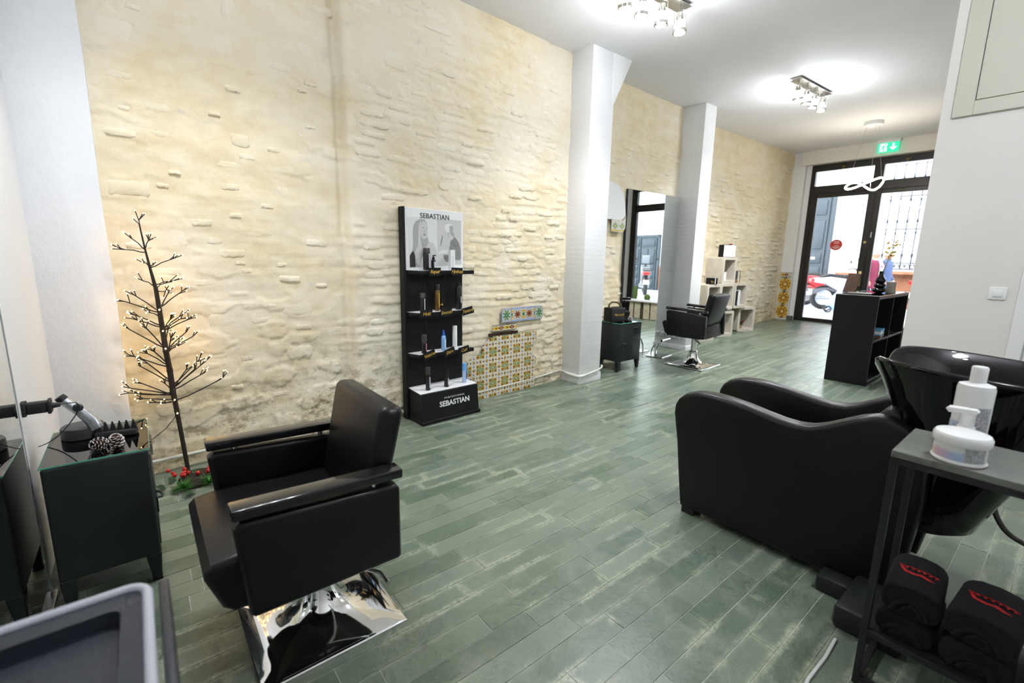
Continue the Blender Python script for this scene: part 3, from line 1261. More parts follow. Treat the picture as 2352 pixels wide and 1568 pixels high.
def ceiling_spots(x, y, label, rz, aims, lit, fill=1.0, cone=158):
    t = thing('ceiling_spot_bar', label, 'ceiling light', (x, y, CZ), rz)
    g = G()
    g.box(-.05, .05, -.43, .43, -.028, 0, .003, 1)
    g.box(-.07, .07, -.43, .43, -.034, -.028, .002, 1)
    obj('bar', g, nick, t)
    for i, yy in enumerate((-.36, -.12, .12, .36)):
        ax, ay = aims[i]
        M = Matrix.Translation((0, yy, -.06)) @ Matrix.Rotation(R(ax), 4, 'X') @ Matrix.Rotation(R(ay), 4, 'Y')
        g = G()
        g.cyl((0, yy, -.03), (0, yy, -.06), .012, n=10)
        g.lathe([(.028, -.02), (.030, -.06), (.022, -.075)], 14, M=M)
        for k in range(2):
            a = k * math.pi
            g.tube([M @ Vector((.022 * math.cos(a), 0, -.0)), M @ Vector((.055 * math.cos(a), 0, -.02)), M @ Vector((.055 * math.cos(a), 0, -.16))], .003, 5)
        h = obj('spot_head', g, nick, t)
        g = G()
        g.lathe([(.053, -.155), (.053, -.178), (.058, -.178), (.058, -.155), (.053, -.155)], 20, M=M)
        obj('ring', g, nick, h)
        g = G()
        g.lathe([(.0, -.168), (.036, -.164), (.042, -.150), (.026, -.085), (.02, -.07)], 16, M=M)
        obj('bulb', g, bulb_on if lit[i] else bulb_off, h)
        if lit[i]:
            ld = bpy.data.lights.new('spot_lamp', 'SPOT')
            ld.energy = SPOT_W * lit[i]
            ld.color = SPOT_COL
            ld.spot_size = R(cone)
            ld.spot_blend = 1.0
            ld.shadow_soft_size = .05
            lo = bpy.data.objects.new('spot_lamp', ld)
            COL.objects.link(lo)
            lo.parent = h
            lo.matrix_local = M @ Matrix.Translation((0, 0, -.19))
    ld = bpy.data.lights.new('fill_light', 'POINT')  # added omni fill hanging below the bar, lifts ambient light beyond the spots
    ld.energy = FILL_W * fill
    ld.color = SPOT_COL
    ld.shadow_soft_size = .16
    lo = bpy.data.objects.new('fill_light', ld)
    COL.objects.link(lo)
    lo.parent = t
    lo.location = (0, 0, -.42)
    return t


ceiling_spots(-2.56, 3.50, 'four-lamp nickel spotlight bar on the ceiling nearest the camera', -3, [(14, 4), (0, 4), (0, 0), (0, -4)], [2.5, 2.4, 2.2, 1.9], .42, 126)
ceiling_spots(-2.50, 6.77, 'four-lamp nickel spotlight bar on the ceiling by the far column', -3, [(10, 0), (6, 0), (0, 6), (-10, 0)], [5.4, 5.4, 5.0, 5.0], .48, 140)
ceiling_spots(-2.55, .35, 'four-lamp nickel spotlight bar above the styling chair, out of the picture', -3, [(0, 6), (0, 4), (0, 0), (0, 6)], [1.5, 1.8, 2.3, 2.6], .10, 116)  # unseen bar in line with the visible ones, added for the room's brightness
ceiling_spots(.15, 2.3, 'four-lamp nickel spotlight bar above the wash unit, out of the picture', -3, [(0, 0), (0, 8), (0, 0), (0, 0)], [.4, .4, .4, .4], 1.7)  # unseen bar over the basin, added to raise the ambient level

# pendant: looping LED ring
t = thing('pendant_lamp', 'glowing loop-shaped LED pendant lamp hanging before the entrance', 'pendant lamp', (-2.43, 9.15, CZ))
g = G()
g.lathe([(.0, -.055), (.12, -.055), (.125, -.045), (.125, 0)], 28)
obj('canopy', g, 'white', t)
led = mat('led_ring', (1, 1, 1), .4, emit=((1, .90, .76), 55))
pts = []
N = 120
for i in range(N):
    a = 2 * math.pi * i / N
    pts.append((.235 * math.sin(a), .15 * math.sin(2 * a + .3), -.94 + .085 * math.sin(2 * a) + .03 * math.cos(a)))
g = G()
g.tube(pts, .012, 8, True)
obj('led_loop', g, led, t)
for i in (15, 52, 88):
    g = G()
    p = pts[i]
    q = (p[0] * .35, p[1] * .35, -.05)
    g.tube([q, p], .0022, 5)
    obj('suspension_wire', g, 'steel', t)

# exit sign
t = thing('exit_sign', 'green and white running man exit sign with down arrow above the door', 'exit sign', (-2.55, 10.60, 3.40), 0)
g = G()
g.box(-.165, .165, -.035, .05, .165, .225, .01, 2)
g.box(-.10, .02, .0, .05, .22, .235)
obj('housing', g, 'white', t)
grn = mat('exit_green', S(20, 170, 120), .4, emit=(S(52, 222, 170), .75))
whe = mat('exit_white', (.9, .9, .9), .4, emit=((1, 1, 1), .8))
for m_ in (grn, whe):
    m_.cycles.emission_sampling = 'NONE'
g = G()
g.box(-.155, .155, -.006, .002, .0, .17, .001, 1)
pn = obj('panel', g, grn, t)
g = G()
g.prism([(.025, .085), (.07, .04), (.115, .085), (.115, .065), (.085, .09)][:0] or [(.07, .03), (.125, .085), (.098, .085), (.085, .074), (.085, .145), (.055, .145), (.055, .074), (.042, .085), (.015, .085)], -.009, -.006, 'y')
obj('arrow', g, whe, pn)
g = G()
g.prism([(-.125, .02), (-.02, .02), (-.02, .152), (-.125, .152)], -.0075, -.006, 'y')
obj('doorway', g, whe, pn)
g = G()
gy = -.0095
def strip(pts, w):
    for (a, b) in zip(pts, pts[1:]):
        d = Vector((b[0] - a[0], b[1] - a[1]))
        n_ = Vector((-d.y, d.x)).normalized() * w
        g.poly([(a[0] + n_.x, gy, a[1] + n_.y), (b[0] + n_.x, gy, b[1] + n_.y), (b[0] - n_.x, gy, b[1] - n_.y), (a[0] - n_.x, gy, a[1] - n_.y)])
strip([(-.06, .118), (-.082, .075)], .012)
strip([(-.082, .075), (-.055, .06), (-.066, .028)], .008)
strip([(-.082, .075), (-.095, .05), (-.122, .048)], .008)
strip([(-.06, .115), (-.038, .095), (-.02, .103)], .006)
strip([(-.06, .115), (-.09, .112), (-.105, .09)], .006)
g.poly([(-.048 + .012 * math.cos(a), gy, .137 + .012 * math.sin(a)) for a in [i * math.pi / 8 for i in range(16)]])
obj('running_man', g, grn, pn)

# ================================================================== STYLING CHAIRS
def make_chair(label, loc, rz, base_rz, lift, bo=(0, 0)):
    t = thing('styling_chair', label, 'chair', (loc[0], loc[1], loc[2]), rz, 'black styling chairs')
    D = .02 + lift
    # base plate: square chrome plate swelling to a cone at the column
    rows_ = []
    n = 48
    cb, sb = math.cos(R(base_rz)), math.sin(R(base_rz))
    for (r, z, sqr) in ((.262, .0, 1), (.262, .010, 1), (.258, .014, 1), (.20, .020, .75), (.13, .040, .3), (.085, .075, 0), (.062, .12, 0), (.052, .16, 0)):
        row = []
        for i in range(n):
            a = 2 * math.pi * i / n
            cx, cy = math.cos(a), math.sin(a)
            s_ = 1 / max(abs(cx), abs(cy))
            k = 1 + (s_ - 1) * sqr
            x_, y_ = cx * r * k, cy * r * k
            row.append((bo[0] + x_ * cb - y_ * sb, bo[1] + x_ * sb + y_ * cb, z))
        rows_.append(row)
    g = G()
    g.grid(rows_, closed_u=True)
    g.poly(rows_[-1])
    obj('base_plate', g, 'chrome', t, smooth=40, recalc=True)
    g = G()
    g.cyl((*bo, .14), (*bo, .30 + lift), .035, n=24)
    g.lathe([(.052, .155), (.056, .165), (.056, .185), (.046, .195)], 24, (*bo, 0))
    obj('column', g, 'chrome', t)
    g = G()
    g.box(-.16, .16, -.16, .16, .285 + lift, .315 + lift, .006, 1)
    obj('seat_plate', g, 'blackmetal', t)
    g = G()
    g.tube([(.05, .02, .27 + lift), (.16, .12, .25 + lift), (.27, .20, .245 + lift), (.34, .20, .245 + lift)], .008, 8)
    obj('pump_lever', g, 'steel', t)
    # seat cushion with rolled, undercut front
    z0 = .315 + lift
    prof = [(-.20, z0 + .0), (-.275, z0 + .005), (-.305, z0 + .03), (-.345, z0 + .14), (-.345, z0 + .165), (-.325, z0 + .185), (-.25, z0 + .195), (.0, z0 + .18), (.20, z0 + .175), (.235, z0 + .16), (.25, z0 + .0)]
    g = G()
    g.prism(prof, -.268, .268, 'x', .022, 3)
    obj('seat', g, 'vinyl', t)
    for sx in (-1, 1):
        xo, xi = sx * .335, sx * .272
        pa = [(-.240, z0 + .018), (-.228, z0 + .006), (.250, z0 + .004), (.262, z0 + .014), (.262, z0 + .285), (.250, z0 + .302), (.1, z0 + .314), (-.1, z0 + .326), (-.245, z0 + .335), (-.266, z0 + .318)]
        g = G()
        g.prism(pa, min(xo, xi), max(xo, xi), 'x', .016, 3)
        obj('arm_panel', g, 'vinyl', t)
        g = G()
        g.hexa([(sx * .344, -.268, z0 + .348), (sx * .272, -.268, z0 + .348), (sx * .272, .268, z0 + .330), (sx * .344, .268, z0 + .330),
                (sx * .344, -.268, z0 + .384), (sx * .272, -.268, z0 + .384), (sx * .272, .268, z0 + .364), (sx * .344, .268, z0 + .364)], .005, 2)
        pad = obj('arm_pad', g, 'blackgloss', t)
        for yy in (-.17, .17):
            g = G()
            g.cyl((sx * .302, yy, z0 + .28), (sx * .302, yy, z0 + .348), .012, n=12)
            obj('post', g, 'chrome', pad)
    # backrest
    g = G()
    p = []
    bz, tz = z0 + .16, z0 + .575
    def bk(x, y, z): return (x, y, z)
    yb, yt = .15, .235
    g.hexa([(-.255, yb, bz), (.255, yb, bz), (.255, yb + .085, bz), (-.255, yb + .085, bz),
            (-.262, yt, tz), (.262, yt, tz), (.262, yt + .095, tz - .012), (-.262, yt + .095, tz - .012)], .034, 4)
    obj('backrest', g, 'vinyl', t)
    for sx in (-1, 1):
        g = G()
        g.box(sx * .235 - .012, sx * .235 + .012, .195, .225, z0 + .03, z0 + .22, .004, 1)
        obj('back_bracket', g, 'steel', t)
    return t


make_chair('black styling chair in the foreground facing the left-hand mirror', (-1.79, .408, 0), 0, 0, .012, (.022, .036))
yc = 5.72
make_chair('black styling chair seen from behind at the tall mirror between the columns', (-3.17, yc, fz(yc)), -84, 86, .09)

# ================================================================== LOCKER CABINETS
def cabinet(label, loc, rz):
    t = thing('locker_cabinet', label, 'cabinet', loc, rz, 'dark steel locker cabinets')
    W2, DP, H0, H1 = .225, .33, .125, .615
    g = G()
    g.box(-W2, W2, 0, DP, H0, H1, .012, 3)
    obj('body', g, 'locker', t)
    g = G()
    g.box(-W2 + .022, W2 - .022, -.004, .02, H0 + .035, H1 - .03, .004, 2)
    dr = obj('door', g, 'locker', t)
    for k in range(5):
        g = G()
        z = H1 - .065 - k * .016
        g.hexa([(.06, -.004, z), (.17, -.004, z), (.17, .002, z), (.06, .002, z), (.06, -.013, z + .003), (.17, -.013, z + .003), (.17, .002, z + .010), (.06, .002, z + .010)], .001, 1)
        obj('louvre', g, 'locker', dr)
    g = G()
    for (x0, x1, z0, z1) in ((-.175, -.105, .36, .366), (-.175, -.105, .300, .306), (-.175, -.169, .30, .366), (-.111, -.105, .30, .366)):
        g.box(x0, x1, -.010, -.002, z0, z1, .001, 1)
    g.tube([(-.178, -.004, .372), (-.165, -.024, .366), (-.14, -.028, .362), (-.115, -.024, .366), (-.102, -.004, .372)], .006, 8)
    obj('pull_handle', g, 'blackmetal', dr)
    g = G()
    for i in range(6):
        for j in range(4):
            g.cyl((.07 + i * .017, -.0035, H0 + .07 + j * .017), (.07 + i * .017, -.0052, H0 + .07 + j * .017), .0035, n=8)
    obj('vent_holes', g, 'rubber', dr)
    for sx in (-1, 1):
        for y0, y1, yt0, yt1 in ((.0, .055, .008, .04), (DP - .055, DP, DP - .04, DP - .008)):
            xs = sorted((sx * W2, sx * (W2 - .06)))
            xb = sorted((sx * (W2 - .008), sx * (W2 - .038)))
            g = G()
            g.hexa([(xb[0], yt0, .006), (xb[1], yt0, .006), (xb[1], yt1, .006), (xb[0], yt1, .006), (xs[0], y0, H0 + .004), (xs[1], y0, H0 + .004), (xs[1], y1, H0 + .004), (xs[0], y1, H0 + .004)], .003, 1)
            lg = obj('leg', g, 'locker', t)
            g = G()
            g.box(xb[0] - .002, xb[1] + .002, yt0 - .002, yt1 + .002, 0, .008)
            obj('foot', g, 'rubber', lg)
    g = G()
    g.box(-W2 - .003, W2 + .003, -.004, DP + .002, H1 + .002, H1 + .0085)
    gt = obj('glass_top', g, 'glasstop', t)
    g = G()
    for q in ((-W2 - .004, W2 + .004, -.005, -.0035), (-W2 - .004, W2 + .004, DP + .0015, DP + .003)):
        g.box(*q, H1 + .002, H1 + .0085)
    for q in ((-W2 - .004, -W2 - .0025), (W2 + .0025, W2 + .004)):
        g.box(*q, -.005, DP + .003, H1 + .002, H1 + .0085)
    obj('glass_edge', g, 'glassedge', gt)
    return t


CABZ = .6235
cabinet('dark locker cabinet with a glass top beside the left-hand mirror', (-2.625, -.040, 0), 180)
cabinet('dark locker cabinet with louvred door behind the white column', (-3.555, 4.845, fz(4.85)), 90)

# ---- things on the near cabinet
t = thing('round_base_appliance', 'silver-armed appliance standing in a round dark grey base on the cabinet', 'appliance', (-2.735, -.262, CABZ), 0)
g = G()
dg_ = mat('dark_grey_plastic', (.035, .038, .04), .4)
g.lathe([(.0, .0), (.072, .0), (.075, .004), (.075, .044), (.072, .05), (0, .05)], 40)
obj('round_base', g, dg_, t)
g = G()
g.tube([(.055, .048, .045), (.058, .036, .085), (.06, .008, .13), (.06, -.030, .175), (.06, -.042, .192)], [.026, .024, .022, .0195, .0185], 16)
ar = obj('silver_arm', g, mat('silver_plastic', (.55, .57, .6), .22, .7), t)
g = G()
g.ball((.078, .002, .152), .017, 12, 8, (.4, 1.1, 1.1))
obj('button', g, dg_, ar)
g = G()
g.cyl((.06, -.041, .190), (.06, -.052, .206), .0205, .019, 16)
obj('black_tip', g, 'rubber', ar)

t = thing('spiked_holder', 'black holder with a row of pointed spikes behind the pine cones', 'holder', (-2.655, -.145, CABZ), 76)
g = G()
g.box(-.075, .075, -.022, .022, 0, .026, .008, 2)
obj('tray', g, 'rubber', t)
for k in range(6):
    g = G()
    xx = -.062 + k * .025
    g.hexa([(xx - .012, -.006, .024), (xx + .012, -.006, .024), (xx + .012, .006, .024), (xx - .012, .006, .024), (xx - .001, -.002, .068), (xx + .002, -.002, .068), (xx + .002, .002, .068), (xx - .001, .002, .068)])
    obj('spike', g, 'rubber', t)

conebrown = mat('cone_brown', (.10, .05, .03), .8)
frost = mat('frosted_tip', (.78, .76, .74), .8)
scg = G()
scg.hexa([(-.5, 0, 0), (.5, 0, 0), (.4, .1, .18), (-.4, .1, .18), (-.62, .8, .25), (.62, .8, .25), (.5, .8, .45), (-.5, .8, .45)])
_sc = obj('tmp', scg, conebrown)
scale_me = _sc.data
bpy.data.objects.remove(_sc)
tpg = G()
tpg.hexa([(-.62, .78, .24), (.62, .78, .24), (.5, .78, .46), (-.5, .78, .46), (-.45, 1.05, .32), (.45, 1.05, .32), (.4, 1.05, .5), (-.4, 1.05, .5)])
_sc = obj('tmp', tpg, frost)
tip_me = _sc.data
bpy.data.objects.remove(_sc)


def pine_cone(label, loc, rot, r=.03, group=None):
    t = thing('pine_cone', label, 'pine cone', loc, 0, group)
    Rm = Matrix.Rotation(R(rot[1]), 4, 'Z') @ Matrix.Rotation(R(rot[0]), 4, 'X')
    g = G()
    g.ball((0, 0, r * .95), r * .55, 10, 8, (1, 1, 1.3), None)
    obj('core', g, conebrown, t)
    n = 44
    for k in range(n):
        f = (k + .5) / n
        ph = math.acos(1 - 2 * f * .96)
        az = k * 2.39996
        rad = math.sin(ph)
        s_ = r * (.42 - .12 * abs(f - .45))
        M = Matrix.Translation((0, 0, r * .95)) @ Rm @ Matrix.Rotation(az, 4, 'Z') @ Matrix.Translation((0, rad * r * .42, -math.cos(ph) * r * .75)) @ Matrix.Rotation(R(55) * -math.cos(ph) * -1 * -1, 4, 'X') @ Matrix.Diagonal((s_, s_ * 1.25, s_, 1))
        c_ = obj_me('scale', scale_me, t, M)
        d_ = obj_me('tip', tip_me, c_)
    return t


pine_cone('snow-frosted pine cone on the cabinet, the one nearer the mirror', (-2.497, -.198, CABZ), (80, 30), .028, 'frosted pine cones')
pine_cone('snow-frosted pine cone on the cabinet edge under the tree lights', (-2.492, -.142, CABZ), (25, 80), .029, 'frosted pine cones')
pine_cone('small frosted pine cone beside the speaker on the far cabinet', (-3.66, 4.96, fz(4.85) + CABZ), (60, 10), .03, 'frosted pine cones')

t = thing('power_adaptor', 'black plug adaptor sticking out beside the left-hand mirror', 'adaptor', (-2.60, -.42, .815))
g = G()
g.box(-.028, .028, .0, .018, -.028, .028, .004, 2)
g.box(-.022, .022, .018, .078, -.022, .022, .004, 2)
g.box(-.028, .028, .078, .09, -.028, .028, .004, 2)
g.cyl((0, .09, 0), (0, .115, 0), .013, .009, 12)
obj('plug_body', g, 'rubber', t)
g = G()
g.tube(smooth_path([(0, .11, 0), (-.01, .14, -.002), (-.03, .162, -.012), (-.05, .16, -.05), (-.065, .13, -.10), (-.075, .09, -.15), (-.08, .05, -.18), (-.07, .02, -.188)], 5), .0022, 6)
obj('cord', g, 'cord', t)

# ---- mirrors
t = thing('wall_mirror', 'frameless mirror on the left edge reflecting the near cabinet', 'mirror', (-2.545, -.44, .02))
g = G()
g.box(.0, 1.25, .002, .022, .0, 1.22, .002, 1)
obj('mirror_glass', g, 'mirror', t)
g = G()
g.box(-.022, .0, .0, .026, -.0, 1.22, .002, 1)
obj('edge_strip', g, 'white', t)
g = G()
g.box(-.02, 1.25, .0, .04, -.02, .0, .002, 1)
obj('foot_channel', g, 'steel', t)
t = thing('standing_mirror', 'tall frameless mirror between the two white columns', 'mirror', (-3.985, 5.17, fz(5.8)))
g = G()
g.box(.0, .018, .0, 1.245, .0, 2.30, .002, 1)
obj('mirror_glass', g, 'mirror', t)
g = G()
g.box(-.022, .012, -.014, .0, .0, 2.30, .002, 1)
obj('edge_strip', g, 'blackmetal', t)

# ---- footrest by the far chair
t = thing('foot_rest', 'bent chrome footrest on a plate below the tall mirror', 'footrest', (-3.765, 5.83, fz(5.83)), 8)
g = G()
g.box(-.13, .13, -.16, .16, 0, .010, .003, 1)
obj('plate', g, 'chrome', t)
for yy in (-.07, .07):
    g = G()
    g.tube([(-.08, yy, .01), (-.075, yy, .09), (-.04, yy, .17), (.03, yy, .225), (.10, yy, .245)], .012, 10)
    obj('bent_leg', g, 'chrome', t)
g = G()
g.cyl((.09, -.13, .247), (.09, .13, .247), .017, n=14)
obj('foot_bar', g, 'chrome', t)

# ---- speaker on far cabinet
t = thing('portable_speaker', 'black portable speaker with gold script and a carrying strap', 'speaker', (-3.715, 4.70, fz(4.85) + CABZ), 78)
g = G()
g.box(-.12, .12, -.075, .075, .008, .185, .012, 3)
obj('body', g, 'blackmatte', t)
g = G()
g.box(-.105, .105, -.078, -.07, .02, .172, .004, 2)
gr = obj('grille', g, mat('speaker_cloth', (.016, .016, .018), .8, bmp=(400, .5)), t)
text('logo', 'Marshall', .044, 'gold', gr, face_m(.005, -.0795, .098), .001, .35)
g = G()
g.tube([(-.10, 0, .18), (-.095, 0, .225), (-.05, 0, .255), (.03, 0, .25), (.09, 0, .215), (.10, 0, .18)], .012, 8)
obj('strap', g, mat('olive_strap', (.10, .09, .03), .7), t)
g = G()
for k in range(4):
    g.cyl((-.02 + k * .026, .03, .184), (-.02 + k * .026, .03, .196), .008, n=10)
obj('knob', g, brass, t)
for sx in (-.09, .09):
    for yy in (-.05, .05):
        g = G()
        g.cyl((sx, yy, 0), (sx, yy, .01), .012, n=10)
        obj('foot', g, 'rubber', t)

# ---- sockets on the far column
for k, xx in enumerate((-3.93, -3.84, -3.75)):
    t = thing('wall_socket', ['white socket low on the far column, nearest the mirror', 'white socket low on the far column, the middle one of three', 'white socket low on the far column, nearest its front edge'][k], 'socket', (xx, 6.41, fz(6.41) + .20), 0, 'sockets on the far column')
    g = G()
    g.box(-.038, .038, -.010, .0, -.038, .038, .005, 2)
    obj('cover_plate', g, 'whitegloss', t)
    g = G()
    g.lathe([(.0, -.004), (.019, -.004), (.021, .0), (.021, .001)], 20, M=Matrix.Translation((0, -.0105, 0)) @ Matrix.Rotation(R(90), 4, 'X'))
    obj('socket_well', g, mat('socket_grey', (.5, .5, .5), .4) if k == 0 else bpy.data.materials['socket_grey'], t)
t = thing('light_switch', 'white rocker switch on the partition wall', 'switch', (-.357, 4.5, 1.267))
g = G()
g.box(-.044, .044, -.009, .0, -.042, .042, .003, 2)
obj('cover_plate', g, 'whitegloss', t)
g = G()
g.box(-.023, .023, -.014, -.008, -.022, .022, .002, 2)
obj('rocker', g, 'whitegloss', t)

# ---- conduit along the foot of the stone wall
def wallx(y, off=0):
    return -3.640 + (-3.832 + 3.640) * ((y + .13) / 4.05) + off
pts = [(wallx(-.1, .022), -.1, .102), (wallx(.5, .022), .5, .10), (wallx(1.2, .022), 1.2, .075), (wallx(1.8, .022), 1.8, .05), (wallx(2.3, .022), 2.3, .062), (wallx(2.6, .024), 2.6, .075), (wallx(3.1, .024), 3.1, .088), (wallx(3.5, .022), 3.5, .098), (wallx(3.78, .022), 3.78, .118), (-3.79, 3.858, .118), (-3.70, 3.86, .10), (-3.60, 3.858, .096), (-3.53, 3.862, .098), (-3.512, 3.90, .10), (-3.512, 4.0, .11), (-3.512, 4.2, .14), (-3.512, 4.26, .17), (-3.54, 4.28, .175)]
g = G()
g.tube(smooth_path(pts, 5), .011, 8)
cd = obj('conduit', g, 'conduit')
tag(cd, 'thin white conduit running along the foot of the stone wall', 'conduit')

# ================================================================== LIT TWIG TREE
bark = mat('dark_twig_wrap', (.022, .015, .011), .7, bmp=(120, .4))
ledm = mat('warm_fairy_led', (1, .9, .6), .4, emit=((1, .60, .19), 32))
tree = thing('lit_twig_tree', 'bare brown twig tree with warm fairy lights in front of the stone wall', 'light tree', (-3.50, .129, 0))
TR = [(0, .0), (0, .039), (-.012, .277), (-.022, .454), (-.030, .588), (-.033, .718), (-.041, .846), (-.044, .971), (-.048, 1.095), (-.053, 1.228), (-.069, 1.353), (-.081, 1.463), (-.093, 1.60)]
trr = [.0125, .0125, .0125, .0135, .0155, .0155, .015, .014, .013, .011, .007, .005, .0035]
g = G()
g.tube([(0, a, b) for a, b in TR], trr, 10)
for (a, b), r_ in list(zip(TR, trr))[3:9]:
    g.ball((0, a, b), r_ * 1.12, 10, 8, (1, 1, 1.6))
obj('trunk', g, bark, tree)


def trunk_at(z):
    for (a0, z0), (a1, z1) in zip(TR, TR[1:]):
        if z0 <= z <= z1:
            return a0 + (a1 - a0) * (z - z0) / (z1 - z0)
    return TR[-1][0]


BR = [  # tip px (in crop), root z, depth offset
    (215, 100, 1.46, .0), (178, 190, 1.455, .03), (130, 245, 1.44, -.03), (265, 198, 1.46, -.03), (238, 312, 1.36, .04), (285, 325, 1.35, -.08), (385, 292, 1.35, .03),
    (235, 402, 1.24, -.03), (385, 402, 1.25, .04), (345, 415, 1.23, -.07), (355, 455, 1.22, .07), (195, 475, 1.09, .05), (145, 505, 1.08, -.02), (430, 455, 1.11, -.03), (365, 458, 1.10, -.1),
    (195, 572, 1.0, .05), (185, 592, .99, -.04), (265, 560, 1.06, .10), (375, 590, .97, .10), (432, 572, .98, -.04), (470, 592, .97, .03), (245, 630, .86, .07), (168, 645, .86, -.03),
    (360, 650, .88, -.12), (455, 655, .85, .05), (485, 680, .84, -.03), (280, 745, .76, .10), (258, 765, .75, -.08), (410, 715, .84, -.11), (375, 690, .80, .13), (160, 770, .74, -.02), (238, 798, .65, .06),
    (215, 825, .64, -.05), (455, 842, .60, .06), (525, 788, .62, -.03), (548, 805, .61, .05), (500, 838, .60, -.08), (545, 860, .59, .02), (635, 888, .52, -.01), (205, 905, .56, .05), (170, 938, .57, -.03),
    (168, 962, .56, .03), (345, 915, .58, -.11), (225, 970, .58, -.08), (210, 990, .53, .06), (290, 1010, .52, -.06), (345, 1015, .52, .10), (405, 730, .83, .06), (425, 590, .97, .1)]


def crop_to_world(px, py, xp):
    X, Y = 220 + px / 2.1765, 460 + py / 2.1765
    d = rt2 * ((X - 1176) / FPX) - up2 * ((Y - 784) / FPX) + fw
    s_ = xp / d.x
    return Vector((xp, s_ * d.y, CAMH + s_ * d.z))


twig_tips = []
gb = G()
rgt = random.Random(21)
org = Vector((-3.50, .129, 0))
for (px, py, rz_, dx) in BR:
    tip = crop_to_world(px, py, -3.50 + dx) - org
    root_ = Vector((0, trunk_at(rz_), rz_))
    mid_ = root_.lerp(tip, .5) + Vector((0, 0, .012 * (1 if tip.z > rz_ else 0) - .02 * min(1, (tip - root_).length / .3)))
    r0 = .0042 if rz_ < 1.2 else .0035
    gb = G()
    gb.tube([root_, root_.lerp(mid_, .5) + Vector((0, 0, -.004)), mid_, mid_.lerp(tip, .55), tip], [r0, r0 * .9, r0 * .8, r0 * .75, r0 * .7], 6)
    dirn = (tip - root_).normalized()
    nt_ = rgt.choice((3, 4, 4, 5))
    tips = []
    for k in range(nt_):
        v = (dirn * .9 + Vector((rgt.uniform(-.6, .6), rgt.uniform(-.75, .75), rgt.uniform(-.35, .9)))).normalized()
        st = tip.lerp(mid_, rgt.choice((0, 0, .12, .3)))
        L = rgt.uniform(.032, .055)
        e = st + v * L
        gb.tube([st, e], .0027, 5)
        tips.append(e + v * .003)
    br_ = obj('branch', gb, bark, tree)
    for e in tips:
        gl = G()
        gl.ball(e, .0032, 7, 5)
        obj('fairy_light', gl, ledm, br_)
for z_ in (.44, .53, .86, .97, 1.10):
    gl = G()
    gl.ball((.016, trunk_at(z_), z_), .0042, 7, 5)
    obj('fairy_light', gl, ledm, tree)
g = G()
g.tube([(0, -.022, .44), (-.02, -.04, .40), (-.05, -.09, .33), (-.08, -.17, .26), (-.09, -.25, .22), (-.1, -.3, .18)], .0022, 5)
obj('cable', g, 'cord', tree)

# garland at the foot
gar = thing('berry_garland', 'red berries and green pine sprigs at the foot of the twig tree', 'garland', (-3.40, .12, 0))
needle = mat('pine_green', (.09, .30, .05), .6, var=(30, .3))
leafm = mat('dark_leaf', (.02, .06, .025), .45)
berry = mat('red_berry', (.48, .01, .008), .2, coat=.4)
rgt = random.Random(4)
for (cx, cy, n) in ((.12, -.03, 120), (.13, .10, 120), (.02, .03, 60), (.05, .19, 60)):
    g = G()
    for k in range(n):
        a = rgt.uniform(0, 2 * math.pi)
        el = rgt.uniform(.15, 1.3)
        L = rgt.uniform(.06, .10)
        d = Vector((math.cos(a) * math.cos(el), math.sin(a) * math.cos(el), math.sin(el) * .8))
        p0 = Vector((cx, cy, .02))
        p1 = p0 + d * L
        sd = d.cross(Vector((0, 0, 1))).normalized() * .0028
        g.poly([p0 - sd, p0 + sd, p1])
        g.poly([p0 + Vector((0, 0, .0016)), p0 - Vector((0, 0, .0016)), p1])
    o = obj('pine_sprig', g, needle, gar, smooth=0)
for (cx, cy, a) in ((.16, -.06, 200), (.18, .02, 320), (-.03, -.09, 160), (.05, -.12, 230), (.0, .24, 90), (.10, .25, 30)):
    g = G()
    rows_ = []
    for i in range(6):
        f = i / 5
        w = .022 * math.sin(math.pi * min(1, f * .9 + .08))
        rows_.append([(f * .08, -w, .012 + .02 * math.sin(f * 3)), (f * .08, 0, .008 + .02 * math.sin(f * 3)), (f * .08, w, .012 + .02 * math.sin(f * 3))])
    g.grid(rows_)
    obj('leaf', g, leafm, gar, (cx, cy, 0), (0, 0, R(a)))
bm_ = None
for k in range(22):
    cx, cy = (rgt.gauss(.055, .03), rgt.gauss(-.045, .028)) if k % 2 else (rgt.gauss(.06, .028), rgt.gauss(.125, .035))
    z_ = .065 + rgt.uniform(0, .035)
    if bm_ is None:
        g = G()
        g.ball((0, 0, 0), .0125, 12, 8)
        o = obj('berry', g, berry, gar, (cx, cy, z_))
        bm_ = o.data
    else:
        o = obj_me('berry', bm_, gar, Matrix.Translation((cx, cy, z_)) @ Matrix.Scale(rgt.uniform(.75, 1.15), 4))
g = G()
g.lathe([(.0, .0), (.10, .0), (.11, .02), (.09, .05), (.05, .055), (0, .055)], 20)
obj('tree_foot', g, mat('dark_twig_base', (.03, .022, .015), .8, bmp=(60, .6)), gar, (.02, .05, 0))

# ================================================================== DISPLAY STAND
ds = thing('display_stand', 'tall black product display stand with poster against the stone wall', 'display stand', (-3.675, 1.775, 0), 92.5)
DW = .60


def box_part(name, m, parent, *a, bev=.003, seg=1):
    g = G()
    g.box(*a, bev, seg)
    return obj(name, g, m, parent)


box_part('back_panel', 'blackmatte', ds, 0, DW, -.018, .02, 0, 1.325)
for xx in (.20, .40):
    box_part('panel_seam', 'rubber', ds, xx - .003, xx + .003, -.0195, -.017, .30, 1.30, bev=0)
for xx in (-.022,):
    box_part('side_board', 'blackmatte', ds, xx, xx + .022, -.045, .03, 0, 1.85)
hb = box_part('header_board', 'white', ds, .0, DW, -.03, .025, 1.325, 1.845)
text('lettering', 'SEBASTIAN', .060, mat('dark_print', (.05, .05, .055), .5), hb, face_m(.30, -.0315, 1.785), .0006, spacing=1.02, bold=.0006)
